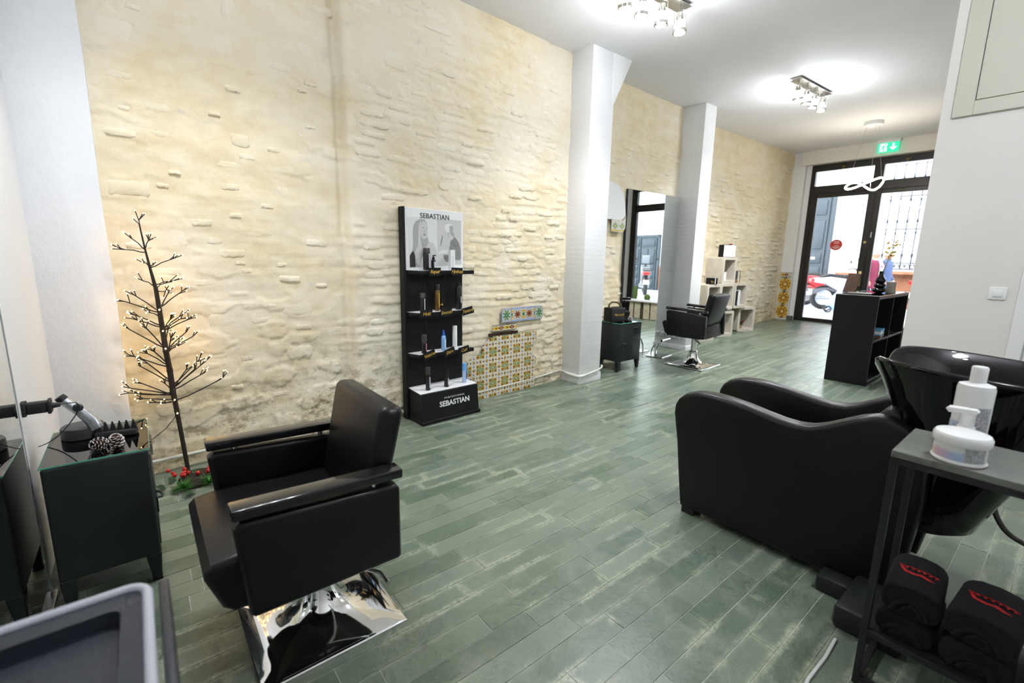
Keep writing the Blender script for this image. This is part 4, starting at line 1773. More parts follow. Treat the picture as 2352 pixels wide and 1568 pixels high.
# printed photograph: grey ground with two figures as flat shapes
def g8(v): return mat('print_grey_%d' % v, S(v, v, v - 3 if v > 5 else v), .5)
def flat(name, pts, m, y, parent):
    g = G()
    g.poly([(p[0], y, p[1]) for p in pts])
    o = obj(name, g, m, parent, smooth=0)
    return o
def P_(x, y): return (.0 + (x - 105) / 1245 * .60, 1.845 - (y - 45) / 1320 * .52)
G1, G2, G3, G4, G5, G6 = g8(218), g8(196), g8(162), g8(128), g8(84), g8(48)
def sk(x, y):   # undo the slant of the printed sheet in the crop
    yy = y - (x - 105) * .055
    return P_(x, yy + 0)
def shape(name, pts, m, d):
    return flat(name, [sk(*p) for p in pts], m, -.0305 - d * .0002, hb)
shape('print_ground', [(150, 245), (770, 270), (770, 1320), (190, 1325)], G1, 1)
shape('print_ground', [(770, 270), (1305, 300), (1305, 1305), (770, 1318)], G2, 1)
shape('print_hair', [(270, 780), (262, 600), (280, 430), (330, 330), (420, 285), (510, 290), (550, 360), (570, 480), (560, 640), (590, 760), (600, 850), (520, 900), (500, 1000), (430, 1150), (400, 1310), (310, 1310), (250, 1000)], G3, 2)
shape('print_hair_light', [(440, 300), (400, 380), (380, 520), (375, 700), (360, 860), (300, 1000), (330, 1200), (390, 1300), (420, 1150), (450, 900), (420, 700), (430, 480)], G2, 3)
shape('print_face', [(430, 430), (445, 360), (500, 320), (545, 380), (565, 470), (572, 600), (545, 690), (500, 715), (455, 690), (425, 600)], G2, 3)
shape('print_eye', [(450, 455), (500, 470), (500, 482), (452, 470)], G4, 4)
shape('print_eye', [(535, 480), (560, 480), (560, 492), (536, 492)], G4, 4)
shape('print_nose', [(505, 490), (520, 560), (490, 575), (500, 540)], G3, 4)
shape('print_lips', [(465, 612), (500, 600), (545, 620), (500, 642)], G4, 4)
shape('print_neck', [(455, 690), (545, 690), (560, 800), (440, 850)], G3, 2.5)
shape('print_clothing', [(195, 1310), (195, 1060), (260, 950), (300, 1050), (310, 1310)], G6, 4)
shape('print_shoulder', [(520, 900), (600, 770), (690, 800), (760, 980), (770, 1318), (430, 1318)], G2, 2.2)
shape('print_bun', [(930, 480), (950, 400), (1030, 370), (1110, 390), (1130, 450), (1110, 540), (1040, 560), (980, 570)], G1, 2)
shape('print_profile', [(1040, 430), (1110, 410), (1130, 480), (1110, 560), (1150, 600), (1145, 650), (1080, 620), (1040, 560)], G3, 3)
shape('print_torso', [(1000, 580), (1080, 620), (1180, 690), (1250, 800), (1290, 950), (1300, 1150), (1280, 1200), (1190, 1200), (1060, 1130), (1030, 900), (1060, 750), (1020, 680)], G4, 2)
shape('print_torso_light', [(1010, 560), (1080, 620), (1140, 690), (1060, 760), (1040, 900), (1000, 820), (1030, 700)], G2, 3)
shape('print_arm', [(890, 620), (930, 620), (890, 780), (850, 890), (1040, 700), (1050, 750), (860, 960), (820, 950), (830, 860)], G2, 3.5)
shape('print_arm_shade', [(870, 640), (895, 640), (870, 790), (840, 880), (830, 860)], G4, 4)
shape('print_leg', [(780, 1000), (900, 960), (1060, 960), (1060, 1060), (900, 1040), (790, 1040)], G1, 3.5)
shape('print_knee', [(900, 1060), (990, 1080), (1060, 1130), (1060, 1220), (960, 1230), (905, 1150)], G4, 3)
# shelves
SZ = [(1.325, -.15), (.965, -.15), (.60, -.15)]
tags = {0: (('Repair', .215, 1), ('Hydrate', .445, -2)), 1: (('Hold', .125, 0), ('Smooth', .33, 4), ('Texture', .56, 10)), 2: (('Volume', .15, 16), ('Shine', .36, 16), ('Curl', .52, 9))}
for k, (z, d) in enumerate(SZ):
    g = G()
    g.hexa([(.0, -.018, z - .035), (.0, d + .05, z - .035), (.04, d, z - .035), (DW + .045, d, z - .035), (.0, -.018, z), (.0, d + .05, z), (.04, d, z), (DW + .045, d, z)][:0] or
           [(-.0, -.018, z - .035), (.05, d, z - .035), (DW + .04, d, z - .035), (DW, -.018, z - .035), (-.0, -.018, z), (.05, d, z), (DW + .04, d, z), (DW, -.018, z)], .002, 1)
    sh = obj('shelf', g, 'blackmatte', ds)
    g = G()
    g.prism([(.004, -.018), (.052, d + .006), (DW - .004, d + .006), (DW - .004, -.018)], z, z + .002, 'z')
    obj('shelf_liner', g, 'white', sh)
    g = G()
    for (w_, xx, rot) in tags[k]:
        g = G()
        Mt = Matrix.Translation((xx, d - .004, z - .012)) @ Matrix.Rotation(R(-rot), 4, 'Y')
        g.box(-.060, .060, -.002, .002, -.032, .036, .0005, 1, Mt)
        tg = obj('shelf_tag', g, 'blackmatte', sh)
        text('tag_writing', w_, .042, 'gold', tg, Mt @ face_m(0, -.0028, .002), .0004, .3, spacing=.88, bold=.0004)
g = G()
g.hexa([(0, .02, 0), (.0, -.27, 0), (DW + .012, -.27, 0), (DW, .02, 0), (0, .02, .285), (.0, -.245, .27), (DW + .012, -.245, .27), (DW, .02, .285)], .004, 1)
bx_ = obj('base_box', g, 'blackmatte', ds)
g = G()
g.prism([(.004, -.02), (.006, -.236), (DW + .012, -.236), (DW - .004, -.02)], .2735, .2755, 'z')
g2 = G()
g2.hexa([(.004, -.02, .285), (.004, -.236, .2715), (DW + .012, -.236, .2715), (DW - .004, -.02, .285), (.004, -.02, .288), (.004, -.236, .2745), (DW + .012, -.236, .2745), (DW - .004, -.02, .288)])
g.bm.free()
obj('base_liner', g2, 'white', bx_)
g = G()
g.hexa([(-.006, .02, 0), (-.006, -.285, 0), (DW + .02, -.285, 0), (DW, .02, 0), (-.006, .02, .03), (-.006, -.282, .03), (DW + .02, -.282, .03), (DW, .02, .03)], .003, 1)
obj('plinth', g, 'blackmatte', bx_)
wp = mat('white_print', (.82, .82, .82), .5)
Mf = Matrix.Translation((.345, -.2580, .150)) @ Matrix.Rotation(R(84.7), 4, 'X')
text('lettering', 'SEBASTIAN', .066, wp, bx_, Mf, .001, spacing=1.0, bold=.0016)
text('lettering', 'P R O F E S S I O N A L', .022, wp, bx_, Mf @ Matrix.Translation((.0, .052, 0)), .001)


def ds_w(x, y, z):
    return ds.matrix_basis @ Vector((x, y, z))


def bottle(name, label, cat, loc, body, cap, bcol, ccol, label_spec=None, rz=0, group=None):
    """lathe body + cap, optional printed band (r, z0, z1, material)"""
    t = thing(name, label, cat, loc, rz, group)
    g = G()
    g.lathe(body, 20)
    b1 = obj('body', g, bcol, t)
    g = G()
    g.lathe(cap, 20)
    obj('cap', g, ccol, t)
    if label_spec:
        r_, z0, z1, m_, arc = label_spec
        g = G()
        n = 10
        rows_ = []
        for z in (z0, z1):
            rows_.append([((r_ + .0006) * math.sin(a), -(r_ + .0006) * math.cos(a), z) for a in [(-.5 + i / n) * arc + .35 for i in range(n + 1)]])
        g.grid(rows_)
        obj('print_band', g, m_, b1)
    return t


def can(name, label, cat, p, H_, r, bcol, ccol, capf=.22, band=None, group='products on the display stand'):
    hb_ = H_ * (1 - capf)
    body = [(0, 0), (r * .94, 0), (r, .004), (r, hb_ - .006), (r * .93, hb_), (0, hb_)]
    cap = [(0, hb_ - .001), (r * .97, hb_ - .001), (r * .97, H_ - .004), (r * .92, H_), (0, H_)]
    return bottle(name, label, cat, p, body, cap, bcol, ccol, band, 92, group)


K1 = mat('black_can', (.014, .014, .016), .25)
K2 = mat('smoke_grey_cap', (.055, .052, .045), .3)
K3 = mat('bronze_can', (.22, .12, .045), .28, .7)
K4 = mat('clear_blue', (.22, .42, .75), .15, coat=.4)
K5 = mat('deep_blue', (.03, .12, .60), .25)
K6 = mat('sky_blue_cap', (.16, .40, .80), .3)
K7 = mat('dark_bottle', (.02, .017, .017), .2)
K8 = mat('pale_print', (.55, .55, .58), .5)
K9 = mat('pink_print', (.6, .2, .35), .5)
L0, L1, L2, LB_ = 1.329, .969, .604, .289
can('spray_can', 'black star-printed canister on the top shelf below the poster', 'spray can', ds_w(.165, -.105, L0), .185, .031, K1, K2, .18, (.031, .01, .14, K8, .5))
t = bottle('pump_bottle', 'small black pump bottle beside the star-printed canister', 'bottle', ds_w(.235, -.10, L0), [(0, 0), (.019, 0), (.020, .004), (.020, .075), (.017, .085), (.012, .088)], [(.012, .088), (.012, .108), (.006, .11), (.006, .122), (0, .122)], K1, K1, (.020, .02, .07, K8, 1.1), 92, 'products on the display stand')
g = G()
g.box(-.006, .026, -.007, .007, .118, .128, .003, 1)
obj('nozzle', g, 'rubber', t)
t = thing('product_carton', 'tall white carton at the right of the top shelf', 'carton', ds_w(.43, -.095, L0), 92, 'products on the display stand')
box_part('carton_body', 'white', t, -.023, .023, -.02, .02, 0, .175, bev=.001)
box_part('carton_print', K8, t, -.003, .003, -.0206, -.0198, .02, .12, bev=0)
can('spray_can', 'short dark can with a smoky cap at the left of the second shelf', 'spray can', ds_w(.115, -.11, L1), .165, .024, K1, K2, .25, (.024, .02, .115, K8, .5))
can('spray_can', 'tall bronze bottle with a dark cap on the second shelf', 'bottle', ds_w(.27, -.10, L1), .235, .022, K3, K7, .22, (.022, .03, .16, 'gold', .5))
can('dropper_bottle', 'tiny dark bottle with a gold neck beside the bronze bottle', 'bottle', ds_w(.318, -.095, L1), .10, .012, K7, K7, .35, (.012, .045, .06, 'gold', 5))
bottle('spray_can', 'large black aerosol at the right end of the second shelf', 'spray can', ds_w(.495, -.105, L1), [(0, 0), (.028, 0), (.030, .004), (.030, .19), (.024, .212), (.015, .218)], [(.015, .216), (.015, .245), (0, .247)], K1, K7, (.030, .06, .12, K8, .4), 92, 'products on the display stand')
can('spray_can', 'dark can with a broad grey cap at the left of the third shelf', 'spray can', ds_w(.12, -.115, L2), .165, .024, K7, K2, .38, (.024, .02, .09, K9, .4))
t = bottle('spray_bottle', 'light blue spray bottle with a dark blue trigger cap on the third shelf', 'bottle', ds_w(.325, -.11, L2), [(0, 0), (.020, 0), (.022, .004), (.022, .115), (.016, .135), (.011, .14)], [(.013, .138), (.013, .155), (.009, .158), (.008, .185), (0, .188)], K4, K5, (.022, .02, .10, mat('white_blue_print', (.62, .75, .9), .4), .8), 92, 'products on the display stand')
can('white_bottle', 'slim white bottle at the right end of the third shelf', 'bottle', ds_w(.455, -.10, L2), .215, .022, 'whitegloss', 'whitegloss', .22)
can('spray_can', 'tall dark aerosol at the left of the bottom ledge', 'spray can', ds_w(.12, -.17, LB_ - .008), .205, .022, K7, K2, .28, (.022, .02, .12, K8, .6))
can('spray_can', 'short dark can in the middle of the bottom ledge', 'spray can', ds_w(.31, -.175, LB_ - .01), .155, .022, K7, K7, .38, (.022, .02, .08, K8, .6))
can('blue_spray_can', 'clear and blue spray can at the right of the bottom ledge', 'spray can', ds_w(.52, -.16, LB_ - .008), .185, .022, mat('pale_blue_clear', (.45, .6, .8), .15, coat=.4), K6, .38, (.022, .03, .11, K5, .5))

# ================================================================== GLAZED TILES
def uvmat(name, fn, rough=.18):
    m, nt, b = newmat(name)
    uv = nt.nodes.new('ShaderNodeUVMap')
    uv.uv_map = 'UVMap'
    sep = nt.nodes.new('ShaderNodeSeparateXYZ')
    nt.links.new(uv.outputs[0], sep.inputs[0])
    u, v = NX(nt, sep.outputs[0]), NX(nt, sep.outputs[1])
    c = fn(nt, u, v)
    nt.links.new(c, b.inputs['Base Color'])
    b.inputs['Roughness'].default_value = rough
    n = noise(nt, texco(nt), 40, 2)
    bump(nt, b, n, .08, .002)
    return m


WHT, YEL, GRN, BRN, BLU, BLK = (.66, .62, .53), (.62, .40, .04), (.055, .20, .04), (.24, .06, .015), (.07, .12, .52), (.02, .02, .02)


def pat_cross(nt, u, v):
    a, b = u.mn(u.inv()), v.mn(v.inv())
    c = WHT
    def put(mask, col):
        nonlocal c
        c = mixc(nt, mask, c, col)
    box = lambda x, y, hx, hy: ((a - x).ab().lt(hx)) * ((b - y).ab().lt(hy))
    put(box(.205, .205, .115, .115), YEL)
    put(box(.205, .205, .068, .068), BRN)
    put(box(.055, .17, .024, .12), GRN)
    put(box(.17, .055, .12, .024), GRN)
    put(box(.0, .20, .020, .10), YEL)
    put(box(.20, .0, .10, .020), YEL)
    for x, y, r0 in ((.5, .5, .13), (.5, .0, .13), (.0, .5, .13)):
        dd = (a - x).ab() + (b - y).ab()
        put(dd.lt(r0), YEL)
        put(dd.lt(r0 * .66), BRN)
        put(dd.lt(r0 * .26), WHT)
    dd = ((a - .5).ab() * 1.0 + (b - .25).ab() * .8)
    put(dd.lt(.058), BLU)
    dd = ((a - .25).ab() * .8 + (b - .5).ab())
    put(dd.lt(.058), BLK)
    return c


def pat_green(nt, u, v):
    c = (.52, .50, .42)
    def put(mask, col):
        nonlocal c
        c = mixc(nt, mask, c, col)
    x, y = u - .5, v - .5
    r = (x * x + y * y).sq()
    a = y.at2(x)
    put((r - .47).ab().lt(.03), (.28, .36, .62))
    put(((a * 4.0).sin().ab() * .30 + .10 - r).gt(0), GRN)
    put((x.ab() + y.ab()).lt(.08), (.2, .3, .6))
    put((x.ab() + y.ab() - .80).ab().lt(.05), YEL)
    put((x.ab().mx(y.ab())).gt(.46), (.30, .38, .60))
    return c


def pat_brown(nt, u, v):
    c = (.55, .50, .38)
    def put(mask, col):
        nonlocal c
        c = mixc(nt, mask, c, col)
    x, y = u - .5, v - .5
    r = (x * x + y * y).sq()
    a = y.at2(x)
    put(y.ab().gt(.40), (.28, .36, .62))
    put((x.ab() * .8 + y.ab() - .42).ab().lt(.035), (.28, .36, .62))
    put((x.ab().gt(.3)) * (y.ab() - .22).ab().lt(.06), YEL)
    put((x.ab().gt(.40)) * (y.ab()).lt(.10), GRN)
    put((((a * 4.0).sin().ab() * .16 + .12) - r).gt(0), BRN)
    put(r.lt(.06), BLK)
    return c


def pat_yel(nt, u, v):
    c = (.60, .56, .45)
    def put(mask, col):
        nonlocal c
        c = mixc(nt, mask, c, col)
    x, y = u - .5, v - .5
    put(((x + .2).ab() * .8 + y.ab()).lt(.36), YEL)
    put((((x - .28) * (x - .28)).sq() + y.ab() * .9).lt(.30), BRN)
    put((((x - .28) * (x - .28) + y * y).sq()).lt(.07), WHT)
    put((((x + .18) * (x + .18) * 2.0 + y * y).sq()).lt(.10), BLK)
    put(y.ab().gt(.42), BLK)
    return c


def pat_medal(nt, u, v):
    c = (.60, .55, .42)
    def put(mask, col):
        nonlocal c
        c = mixc(nt, mask, c, col)
    x, y = u - .5, (v - .5) * 1.3
    r = (x * x + y * y).sq()
    a = y.at2(x)
    put((x.ab() * x.ab() + (y.ab() - .62) * (y.ab() - .62)).sq().lt(.20), (.05, .07, .16))
    put((r - .40).ab().lt(.11), YEL)
    put(((r - .40).ab().lt(.05)) * ((a * 8.0).sin().gt(.2)), BRN)
    put(r.lt(.28), BRN)
    put(((a * 5.0).sin().ab() * .1 + .12 - r).gt(0), YEL)
    put(r.lt(.07), WHT)
    put(((x.ab() + y.ab() - .72).ab().lt(.05)), YEL)
    return c


def pat_flower(nt, u, v):
    c = (.62, .60, .50)
    x, y = u - .5, v - .5
    c = mixc(nt, (x.ab() * .7 + (y - .0).ab()).lt(.3), c, (.25, .38, .22))
    c = mixc(nt, (x.ab() * .7 + y.ab()).lt(.14), c, (.55, .40, .15))
    c = mixc(nt, ((y + .38).ab()).lt(.05), c, YEL)
    return c


TM = {k: uvmat('glazed_tile_' + k, f) for k, f in (('cross', pat_cross), ('green', pat_green), ('brown', pat_brown), ('yellow', pat_yel), ('medallion', pat_medal), ('flower', pat_flower))}
TM['plain'] = mat('glazed_brown_tile', (.035, .012, .008), .15, var=(20, .3))


def tile_mesh(outline, w, h, m):
    """flat tile from 2-D outline (metres), front faces local -y; uv = position / size"""
    n = len(outline)
    V = [(p[0], 0, p[1]) for p in outline] + [(p[0] * .985 + .0075 * w, -.006, p[1] * .985 + .0075 * h) for p in outline]
    F = [tuple(range(n, 2 * n))] + [(i, (i + 1) % n, n + (i + 1) % n, n + i) for i in range(n)]
    me = bpy.data.meshes.new('tile')
    me.from_pydata(V, [], F)
    ul = me.uv_layers.new(name='UVMap')
    for lp in me.loops:
        p = V[lp.vertex_index]
        ul.data[lp.index].uv = (p[0] / w, p[2] / h)
    me.materials.append(m)
    bm = bmesh.new()
    bm.from_mesh(me)
    bmesh.ops.recalc_face_normals(bm, faces=bm.faces)
    bm.to_mesh(me)
    bm.free()
    return me


def sq(w, h): return [(0, 0), (w, 0), (w, h), (0, h)]


def wroot(name, label, y, z):
    t = thing(name, label, 'tile panel', (wallx(y, .024), y, z), 92.7)
    return t


big = wroot('cross_tile_panel', 'patch of green and yellow cross-patterned tiles low on the stone wall', 2.50, .0)
T_ = .166
full = tile_mesh(sq(T_ - .002, T_ - .002), T_, T_, TM['cross'])
xs0 = -.04
for i in range(6):
    for j in range(4):
        x0, z0 = xs0 + i * T_, -.02 + j * T_
        M = Matrix.Translation((x0 + random.uniform(-.001, .001), random.uniform(-.001, .001), z0)) @ Matrix.Rotation(random.uniform(-.008, .008), 4, 'Y')
        a = T_ - .002
        ol = None
        if j == 3:
            if i == 0:
                continue
            if i == 1:
                ol = [(.02, 0), (a, 0), (a, a * .95), (.07, a * .72), (.03, a * .4)]
        if i == 5:
            ol = {0: [(0, 0), (a * .74, 0), (a * .78, a * .5), (a * .7, a), (0, a)], 1: [(0, 0), (a * .55, 0), (a * .70, a * .6), (a * .78, a), (0, a)], 2: [(0, 0), (a * .8, 0), (a * .78, a * .2), (a * .45, a * .45), (a * .5, a), (0, a)], 3: [(0, 0), (a * .76, .03), (a * .8, a), (0, a)]}[j]
        if i == 0 and j == 2:
            ol = [(0, 0), (a, 0), (a, a), (.08, a * .9), (0, a * .6)]
        obj_me('tile', full if ol is None else tile_mesh(ol, T_, T_, TM['cross']), big, M)
st_t = wroot('green_brown_tile_strip', 'strip of blue-edged tiles with green and brown flowers on the stone wall', 2.905, .775)
for k, (kk, w_) in enumerate((('green', .135), ('brown', .172), ('brown', .172), ('green', .128))):
    x0 = (0, .136, .309, .482)[k]
    ol = sq(w_, .148) if k != 3 else [(0, 0), (w_ - .02, 0), (w_, .03), (w_, .125), (w_ - .02, .148), (0, .148)]
    obj_me('tile', tile_mesh(ol, w_, .148, TM[kk]), st_t, Matrix.Translation((x0, 0, 0)))
st_y = wroot('yellow_tile_strip', 'short row of yellow and black border tiles above the cross tiles', 2.785, .688)
for k, w_ in enumerate((.147, .147, .03)):
    obj_me('tile', tile_mesh(sq(w_, .066), .147, .066, TM['yellow']), st_y, Matrix.Translation((k * .149, 0, 0)))
st_b = wroot('brown_tile_strip', 'row of plain dark brown edging tiles just above the cross tiles', 2.732, .643)
for k, w_ in enumerate((.155, .155, .09)):
    obj_me('tile', tile_mesh(sq(w_, .032), .155, .032, TM['plain']), st_b, Matrix.Translation((k * .158, 0, 0)))
ent = thing('medallion_tile_panel', 'upright strip of yellow and brown medallion tiles by the entrance', 'tile panel', (-4.105, 10.70, fz(10.7)), 0)
for k in range(3):
    obj_me('tile', tile_mesh(sq(.222, .289), .224, .291, TM['medallion']), ent, Matrix.Translation((0, 0, .02 + k * .291)))
obj_me('tile', tile_mesh(sq(.222, .098), .147, .1, TM['yellow']), ent, Matrix.Translation((0, 0, .895)))
ft = thing('flower_tile_remnant', 'cut piece of white and green flower tile on the wall beside the tall mirror', 'tile panel', (-3.945, 4.82, 1.80), 91.2)
for k in range(2):
    ol = sq(.145, .15) if k == 0 else [(0, 0), (.10, 0), (.145, .06), (.145, .21), (.09, .15), (0, .15)]
    obj_me('tile', tile_mesh(ol, .147, .15, TM['flower']), ft, Matrix.Translation((k * .147, 0, 0)))
g = G()
g.prism([(-.1, .152), (.2, .152), (.285, .21), (.27, .33), (.22, .47), (.12, .58), (-.1, .62)], -.004, .004, 'y')
obj('white_tile_field', g, 'whitegloss', ft)

# ================================================================== CONCRETE CUBE SHELF
conc = mat('pale_cast_concrete', S(204, 196, 180), .85, var=(9, .07), bmp=(60, .25, .004))
cz = .448
def cube(label, x, y, z, rz, w=.385, h=cz, d=.36):
    t = thing('concrete_cube', label, 'concrete cube', (x, y, z), rz, 'stacked concrete cubes')
    th = .045
    parts = ((-w / 2, w / 2, 0, th), (-w / 2, w / 2, h - th, h), (-w / 2, -w / 2 + th, th, h - th), (w / 2 - th, w / 2, th, h - th))
    g = G()
    # one cast ring: outer and inner rounded outline joined
    def rr2(hw, z0, z1, r):
        o = []
        for (cx, cy, a0) in ((hw - r, z0 + r, -90), (hw - r, z1 - r, 0), (-hw + r, z1 - r, 90), (-hw + r, z0 + r, 180)):
            for k in range(5):
                a = R(a0 + k * 22.5)
                o.append((cx + r * math.cos(a), cy + r * math.sin(a)))
        return o
    oo, ii = rr2(w / 2, 0, h, .025), rr2(w / 2 - th, th, h - th, .02)
    rows_ = [[(p[0], 0, p[1]) for p in oo], [(p[0], 0, p[1]) for p in ii], [(p[0], d, p[1]) for p in ii], [(p[0], d, p[1]) for p in oo]]
    g.grid(rows_, True, True)
    obj('cast_frame', g, conc, t, recalc=True, smooth=30)
    g = G()
    g.box(-w / 2 + th - .01, w / 2 - th + .01, d - .03, d - .005, th - .01, h - th + .01)
    obj('back_plate', g, conc, t)
    return t


zf = fz(8.4)
cube('concrete cube at the bottom of the shelf stack, hidden behind the far chair', -3.84, 7.32, fz(7.3), 82)
cube('narrow-looking concrete cube at the bottom of the stack, in the middle', -3.84, 7.92, fz(7.9), 76)
cube('concrete cube at the bottom right of the stack, holding a potted plant', -3.835, 8.70, fz(8.7), 70)
z2 = fz(8.7) + cz
cube('concrete cube in the middle row, leftmost, below the black gift box', -3.82, 7.40, z2, 84)
cube('concrete cube in the middle row, centre, holding two amber jars', -3.83, 7.86, z2, 84)
cube('concrete cube in the middle row, rightmost, holding books', -3.85, 8.40, z2, 84)
z3 = z2 + cz
cube('topmost concrete cube of the stack, below the light box', -3.85, 7.90, z3, 84)
z4 = z3 + cz
t = thing('light_box', 'small lit white light box sign on the top concrete cube', 'light box', (-3.90, 7.88, z4), 80)
box_part('case', 'blackmatte', t, -.155, .155, -.03, .07, 0, .205, bev=.004)
lb = box_part('lit_face', mat('lit_panel', (.9, .9, .9), .5, emit=((1, 1, 1), 1.4)), t, -.145, .145, -.034, -.029, .01, .195, bev=.001)
text('letters', 'SEBASTIAN', .036, mat('faint_letters', (.55, .6, .66), .5, emit=((.6, .66, .72), .8)), lb, face_m(0, -.0355, .105), .0006)
t = thing('berry_sprig', 'tiny red berry sprig on top of the light box', 'sprig', (-3.90, 7.94, z4 + .207), 0)
g = G()
for q in ((0, 0, .012), (.012, .018, .013), (-.01, .02, .012)):
    g.ball(q, .012, 10, 8)
obj('berries', g, berry, t)
g = G()
g.tube([(0, -.05, .004), (0, .0, .012), (.0, .05, .004)], .004, 5)
g.ball((0, -.03, .008), .014, 8, 6, (.6, 1.4, .4))
obj('leaves', g, leafm, t)
t = thing('gift_box', 'small black box with gold print on the left concrete cube', 'box', (-3.87, 7.37, z3), 70)
box_part('box_body', 'blackmatte', t, -.075, .075, -.05, .05, 0, .105, bev=.002)
box_part('ribbon', 'white', t, .02, .034, -.0515, .0515, 0, .1065, bev=0)
g = G()
g.tube([(-.06 + .05 * i / 24 + .006 * math.sin(i * .9), -.0508, .05 + .014 * math.cos(i * .9) - .0006 * i) for i in range(25)], .0022, 5)
obj('gold_print', g, 'gold', t)
t = thing('white_carton', 'white carton inside the topmost concrete cube', 'carton', (-3.93, 7.86, z3 + .045), 84)
box_part('carton_body', 'white', t, -.04, .04, -.03, .03, 0, .15, bev=.001)
t = thing('amber_jars', 'amber glass jar in the middle concrete cube, left one', 'jar', (-3.97, 7.80, z2 + .045), 0)
amb = mat('amber_glass', (.45, .20, .02), .15)
def jar(t):
    g = G()
    g.lathe([(0, 0), (.03, 0), (.032, .006), (.032, .07), (.02, .082)], 16)
    obj('jar_body', g, amb, t)
    g = G()
    g.lathe([(.024, .078), (.024, .10), (0, .102)], 16)
    obj('jar_lid', g, 'gold', t)
t.name = 'amber_jar'
jar(t)
t = thing('amber_jar', 'amber glass jar in the middle concrete cube, right one', 'jar', (-3.96, 7.90, z2 + .045), 0)
jar(t)
for k, (dy, h_, c_, lab) in enumerate(((-.085, .26, (.03, .03, .035), 'black book, leftmost upright book in the right concrete cube'), (-.055, .28, (.62, .63, .64), 'grey book, second of the upright books in the right concrete cube'), (-.022, .27, (.75, .74, .70), 'white book, third of the upright books in the right concrete cube'))):
    t = thing('book', lab, 'book', (-3.93, 8.42 + dy, z2 + .045), 84, 'books in the concrete cube')
    g = G()
    g.box(-.013, .013, -.075, .075, 0, h_, .002, 1)
    obj('cover', g, mat('book_cover_%d' % k, c_, .5), t)
    g = G()
    g.box(-.010, .010, -.0755, -.07, .004, h_ - .004)
    obj('pages', g, 'white', t)
bottle('dark_bottle', 'dark cork-footed bottle on the right concrete cube', 'bottle', (-3.95, 8.36, z3), [(0, .0), (.036, 0), (.04, .03), (.03, .055), (.028, .06)], [(.028, .06), (.030, .065), (.030, .21), (.028, .215), (0, .215)], mat('cork_brown', (.25, .12, .05), .7), mat('slate_tube', (.05, .055, .065), .4))
g = G()
g.cyl((0, 0, 0), (0, 0, .20), .004, n=8)
o = obj('incense_stick', g, 'blackmatte', None, (-3.83, 8.26, z3))
tag(o, 'thin dark stick standing at the left edge of the right concrete cube', 'stick')
t = thing('potted_plant', 'tiny potted plant with a red flower inside the bottom right cube', 'plant', (-3.93, 8.66, fz(8.7) + .046), 0)
g = G()
g.lathe([(0, 0), (.038, 0), (.045, .07), (.04, .07), (.036, .06), (0, .06)], 18)
obj('pot', g, mat('wicker_pot', (.42, .30, .15), .8, bmp=(120, .5)), t)
rgt = random.Random(8)
for k in range(16):
    g = G()
    a, el = rgt.uniform(0, 6.28), rgt.uniform(.5, 1.4)
    L = rgt.uniform(.08, .17)
    d = Vector((math.cos(a) * math.cos(el), math.sin(a) * math.cos(el), math.sin(el)))
    s_ = d.cross(Vector((0, 0, 1))).normalized() * .012
    p0 = Vector((0, 0, .065))
    g.grid([[p0 - s_ * .3, p0 + s_ * .3], [p0 + d * L * .5 - s_, p0 + d * L * .5 + s_], [p0 + d * L - s_ * .15, p0 + d * L + s_ * .15]])
    obj('leaf', g, mat('sage_leaf', (.10, .15, .09), .6) if k == 0 else bpy.data.materials['sage_leaf'], t)
g = G()
g.ball((.03, .04, .12), .016, 10, 8)
obj('flower', g, berry, t)
bottle('black_jar', 'dark jar just inside the left concrete cube above the chair', 'jar', (-3.93, 7.36, z2 + .045), [(0, 0), (.045, 0), (.05, .02), (.05, .08), (.04, .09)], [(.04, .09), (.042, .12), (0, .122)], K1, K2)
bottle('white_ornament', 'small white ornament at the lip of the left concrete cube', 'ornament', (-3.84, 7.30, z2 + .045), [(0, 0), (.025, 0), (.03, .03), (.02, .06), (.022, .07)], [(.02, .07), (.026, .09), (.015, .115), (0, .12)], 'white', 'white')

# ================================================================== CACTUS BENCH (seen in the mirror)
bench_y = 8.62
for k, xx in enumerate((-1.72, -2.14)):
    t = thing('hollow_block_stand', ['hollow concrete block stand under the tall cactus, seen in the mirror', 'hollow concrete block stand under the round cactus, seen in the mirror'][k], 'block stand', (xx, bench_y, fz(bench_y)), 0, 'hollow block stands')
    for j in range(2):
        g = G()
        z0 = j * .185
        hm_ = mat('tan_concrete', S(190, 178, 150), .85, var=(10, .1), bmp=(60, .3)) if (k + j) == 0 else bpy.data.materials['tan_concrete']
        for a in ((-.2, -.165, -.1, .1), (-.018, .018, -.1, .1), (.165, .2, -.1, .1), (-.2, .2, -.1, -.07), (-.2, .2, .07, .1)):
            g.box(*a, z0, z0 + .183, .006, 1)
        obj('hollow_block', g, hm_, t)
t = thing('bench_slab', 'pale slab lying across the hollow blocks, seen in the mirror', 'slab', (-1.93, bench_y, fz(bench_y) + .37), 0)
box_part('slab_board', 'offwhite', t, -.45, .45, -.14, .14, 0, .03, bev=.004)
cact = mat('cactus_green', (.10, .16, .04), .7, bmp=(90, .6))
for lab, xx, prof in (('tall column cactus on the slab, seen in the mirror', -1.66, [(0, 0), (.045, 0), (.055, .1), (.055, .24), (.035, .30), (0, .315)]), ('small round cactus on the slab, seen in the mirror', -1.98, [(0, 0), (.04, 0), (.07, .05), (.065, .10), (.03, .135), (0, .14)])):
    t = thing('cactus', lab, 'cactus', (xx, bench_y, fz(bench_y) + .40), 0, 'cacti')
    g = G()
    g.lathe(prof, 24)
    obj('stem', g, cact, t)
    g = G()
    g.lathe([(.05, -.0), (.062, .0), (.062, .02), (.05, .02), (.05, 0)], 20)
    obj('dish', g, 'white', t)

